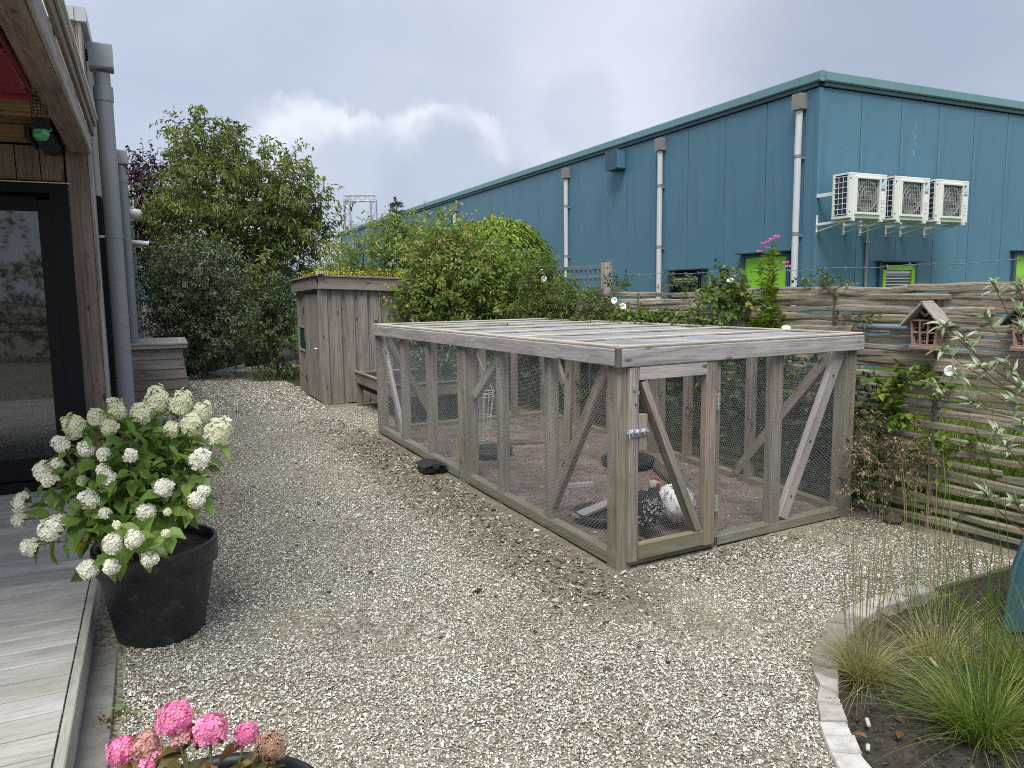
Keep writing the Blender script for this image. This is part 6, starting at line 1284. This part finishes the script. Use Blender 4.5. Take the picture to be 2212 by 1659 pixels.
for j, Q in enumerate(stems):
    nn = 7 if j % 1 == 0 else 6
    for q in range(nn):
        if nleaf >= 292: break
        f = .42 + .5 * (q // 2 + .5) / (nn / 2) * .98; f = min(f, .96); i_ = f * 8; i0 = min(int(i_), 7); p = Q[i0] * (1 - (i_ - i0)) + Q[i0 + 1] * (i_ - i0); ta = unit(Q[i0 + 1] - Q[i0]); sd = unit(np.cross(ta, [0.1, .2, 1.])); th = (q % 2) * PI + (q // 2) * PI / 2 + gh.normal() * .4 + j
        sd2 = sd * math.cos(th) + np.cross(ta, sd) * math.sin(th); d = unit(sd2 + ta * .25 + np.array([0, 0, -.25]) + unit(p - ctr) * .5); M = frame(p, p + d * .01, tuple(np.array([0, 0, 1.]) + gh.normal(size=3) * .25 + unit(p - ctr) * .5)); sc = gh.uniform(.75, 1.15); M.translation = Vector(p)
        lf = add('leaf', yel if nleaf in (60, 131, 203) else hexl[gh.integers(7)], t, M @ Matrix.Diagonal((sc, sc, sc, 1))); nleaf += 1
# inner foliage, too dense to pick apart
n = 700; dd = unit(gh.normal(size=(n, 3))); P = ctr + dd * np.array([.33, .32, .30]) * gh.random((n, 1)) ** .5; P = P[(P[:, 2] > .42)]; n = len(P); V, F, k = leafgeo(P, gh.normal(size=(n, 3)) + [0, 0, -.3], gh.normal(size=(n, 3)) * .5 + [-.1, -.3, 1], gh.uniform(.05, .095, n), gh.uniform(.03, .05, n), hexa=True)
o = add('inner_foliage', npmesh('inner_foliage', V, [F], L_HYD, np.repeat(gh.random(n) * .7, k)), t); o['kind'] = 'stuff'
# pink hydrangea
PC2 = np.array([-2.41, -1.70, 0.]); t = thing('potted_hydrangea', 'pink mophead hydrangea with bronzed leaves in a black pot at the bottom edge', 'potted plant', tuple(PC2)); pot(t, .27, .19, .45, .09)
autl = []
for q in range(6):
    V, F, k = leafgeo(np.zeros((1, 3)), np.array([[1., 0, 0]]), np.array([[0, 0, 1.]]), np.array([.055]), np.array([.038]), hexa=True, fold=.25, curl=.15 + .08 * q); autl.append(npmesh('leaf', V, [F], L_AUT, np.full(9, .05 + .18 * q)))
for j, (x, y, z, r) in enumerate(PK):
    e = np.array([x, y, z]) - PC2; b0 = np.array([e[0] * .35, e[1] * .35 - .02, .36]); b = np.linspace(0, 1, 7)[:, None]; ctl = (b0 + e) / 2 + [0, 0, .05]; Q = (1 - b) ** 2 * b0 + 2 * b * (1 - b) * ctl + b * b * e; add('stem', G().tube(Q, np.linspace(.004, .003, 7), 6).mesh('stem', STEM, True), t)
    mt = P_DRY if j == 3 else (P_FADE if j in (5, 8) else P_PINK); V, F, rr = floret_head(r * .95, int(70 + 1700 * r), .0105, gh, low=-.55, mt=mt, rb=.25 if j not in (3,) else .3, jit=.13); add('flower_head', npmesh('flower_head', V, F, mt, rr), t, Matrix.Translation(tuple(e)))
    for q in range(5):
        th = q * 2.4 + j; p = Q[5 - q % 3] ; d = unit(np.array([math.cos(th), math.sin(th), -.25 + .3 * gh.random()])); M = frame(p, p + d * .01, tuple(np.array([0, 0, 1.]) + gh.normal(size=3) * .35)); M.translation = Vector(p); sc = gh.uniform(.8, 1.3); add('leaf', autl[gh.integers(6)], t, M @ Matrix.Diagonal((sc, sc, sc, 1)))
# weeds in the gap between the deck and the kerb strip
for i, (x, y, lab) in enumerate(((-2.60, -.28, 'small green and red weed in the gap beside the deck edge'), (-2.545, -.22, 'dark green weed on the kerb strip near the black pot'))):
    t = thing('small_weed', lab, 'weed', (x, y, .02)); n = 26; V, F, k = leafgeo(gh.normal(size=(n, 3)) * [.015, .03, .004], gh.normal(size=(n, 3)) + [0, 0, .3], np.tile([0, 0, 1.], (n, 1)) + gh.normal(size=(n, 3)) * .3, gh.uniform(.015, .035, n), gh.uniform(.01, .016, n)); add('leaves', npmesh('leaves', V, [F], L_AUT if i == 0 else L_HYD, np.repeat(gh.random(n), k)), t)
# loose bits on the path
gl = np.random.default_rng(80)
V_, F_, r_ = shells(160, -1.7, -.1, -1.0, 3.2, .02, .05, 81, lambda x, y, r: r < np.clip(1 - np.abs(x + .5), 0.1, 1), lift=.006, tilt=.25); add('loose_bark', npmesh('loose_bark', V_, [F_], attrm('loose bark', [(0, (.04, .03, .02)), (1, (.13, .10, .06))]), r_), kind='stuff', label='dark loose bark pieces scattered on the shell path')

bl = [(x, -13.5 + .4 * math.sin(x), 1.6 + .5 * math.sin(x * 1.7), 1.5, .9, 1.6) for x in np.arange(-13, 7, 1.6)]  # unseen hedge, added so the door glass mirrors something darker than sky
plant('reflection_hedge', 'tall loose hedge added behind the viewpoint to darken the door glass reflection', 'hedge', (-3, -13.5, 0), bl, 900, .6, 12, .16, .08, L_CHERRY, 1.0, .06, 12, seed=90)
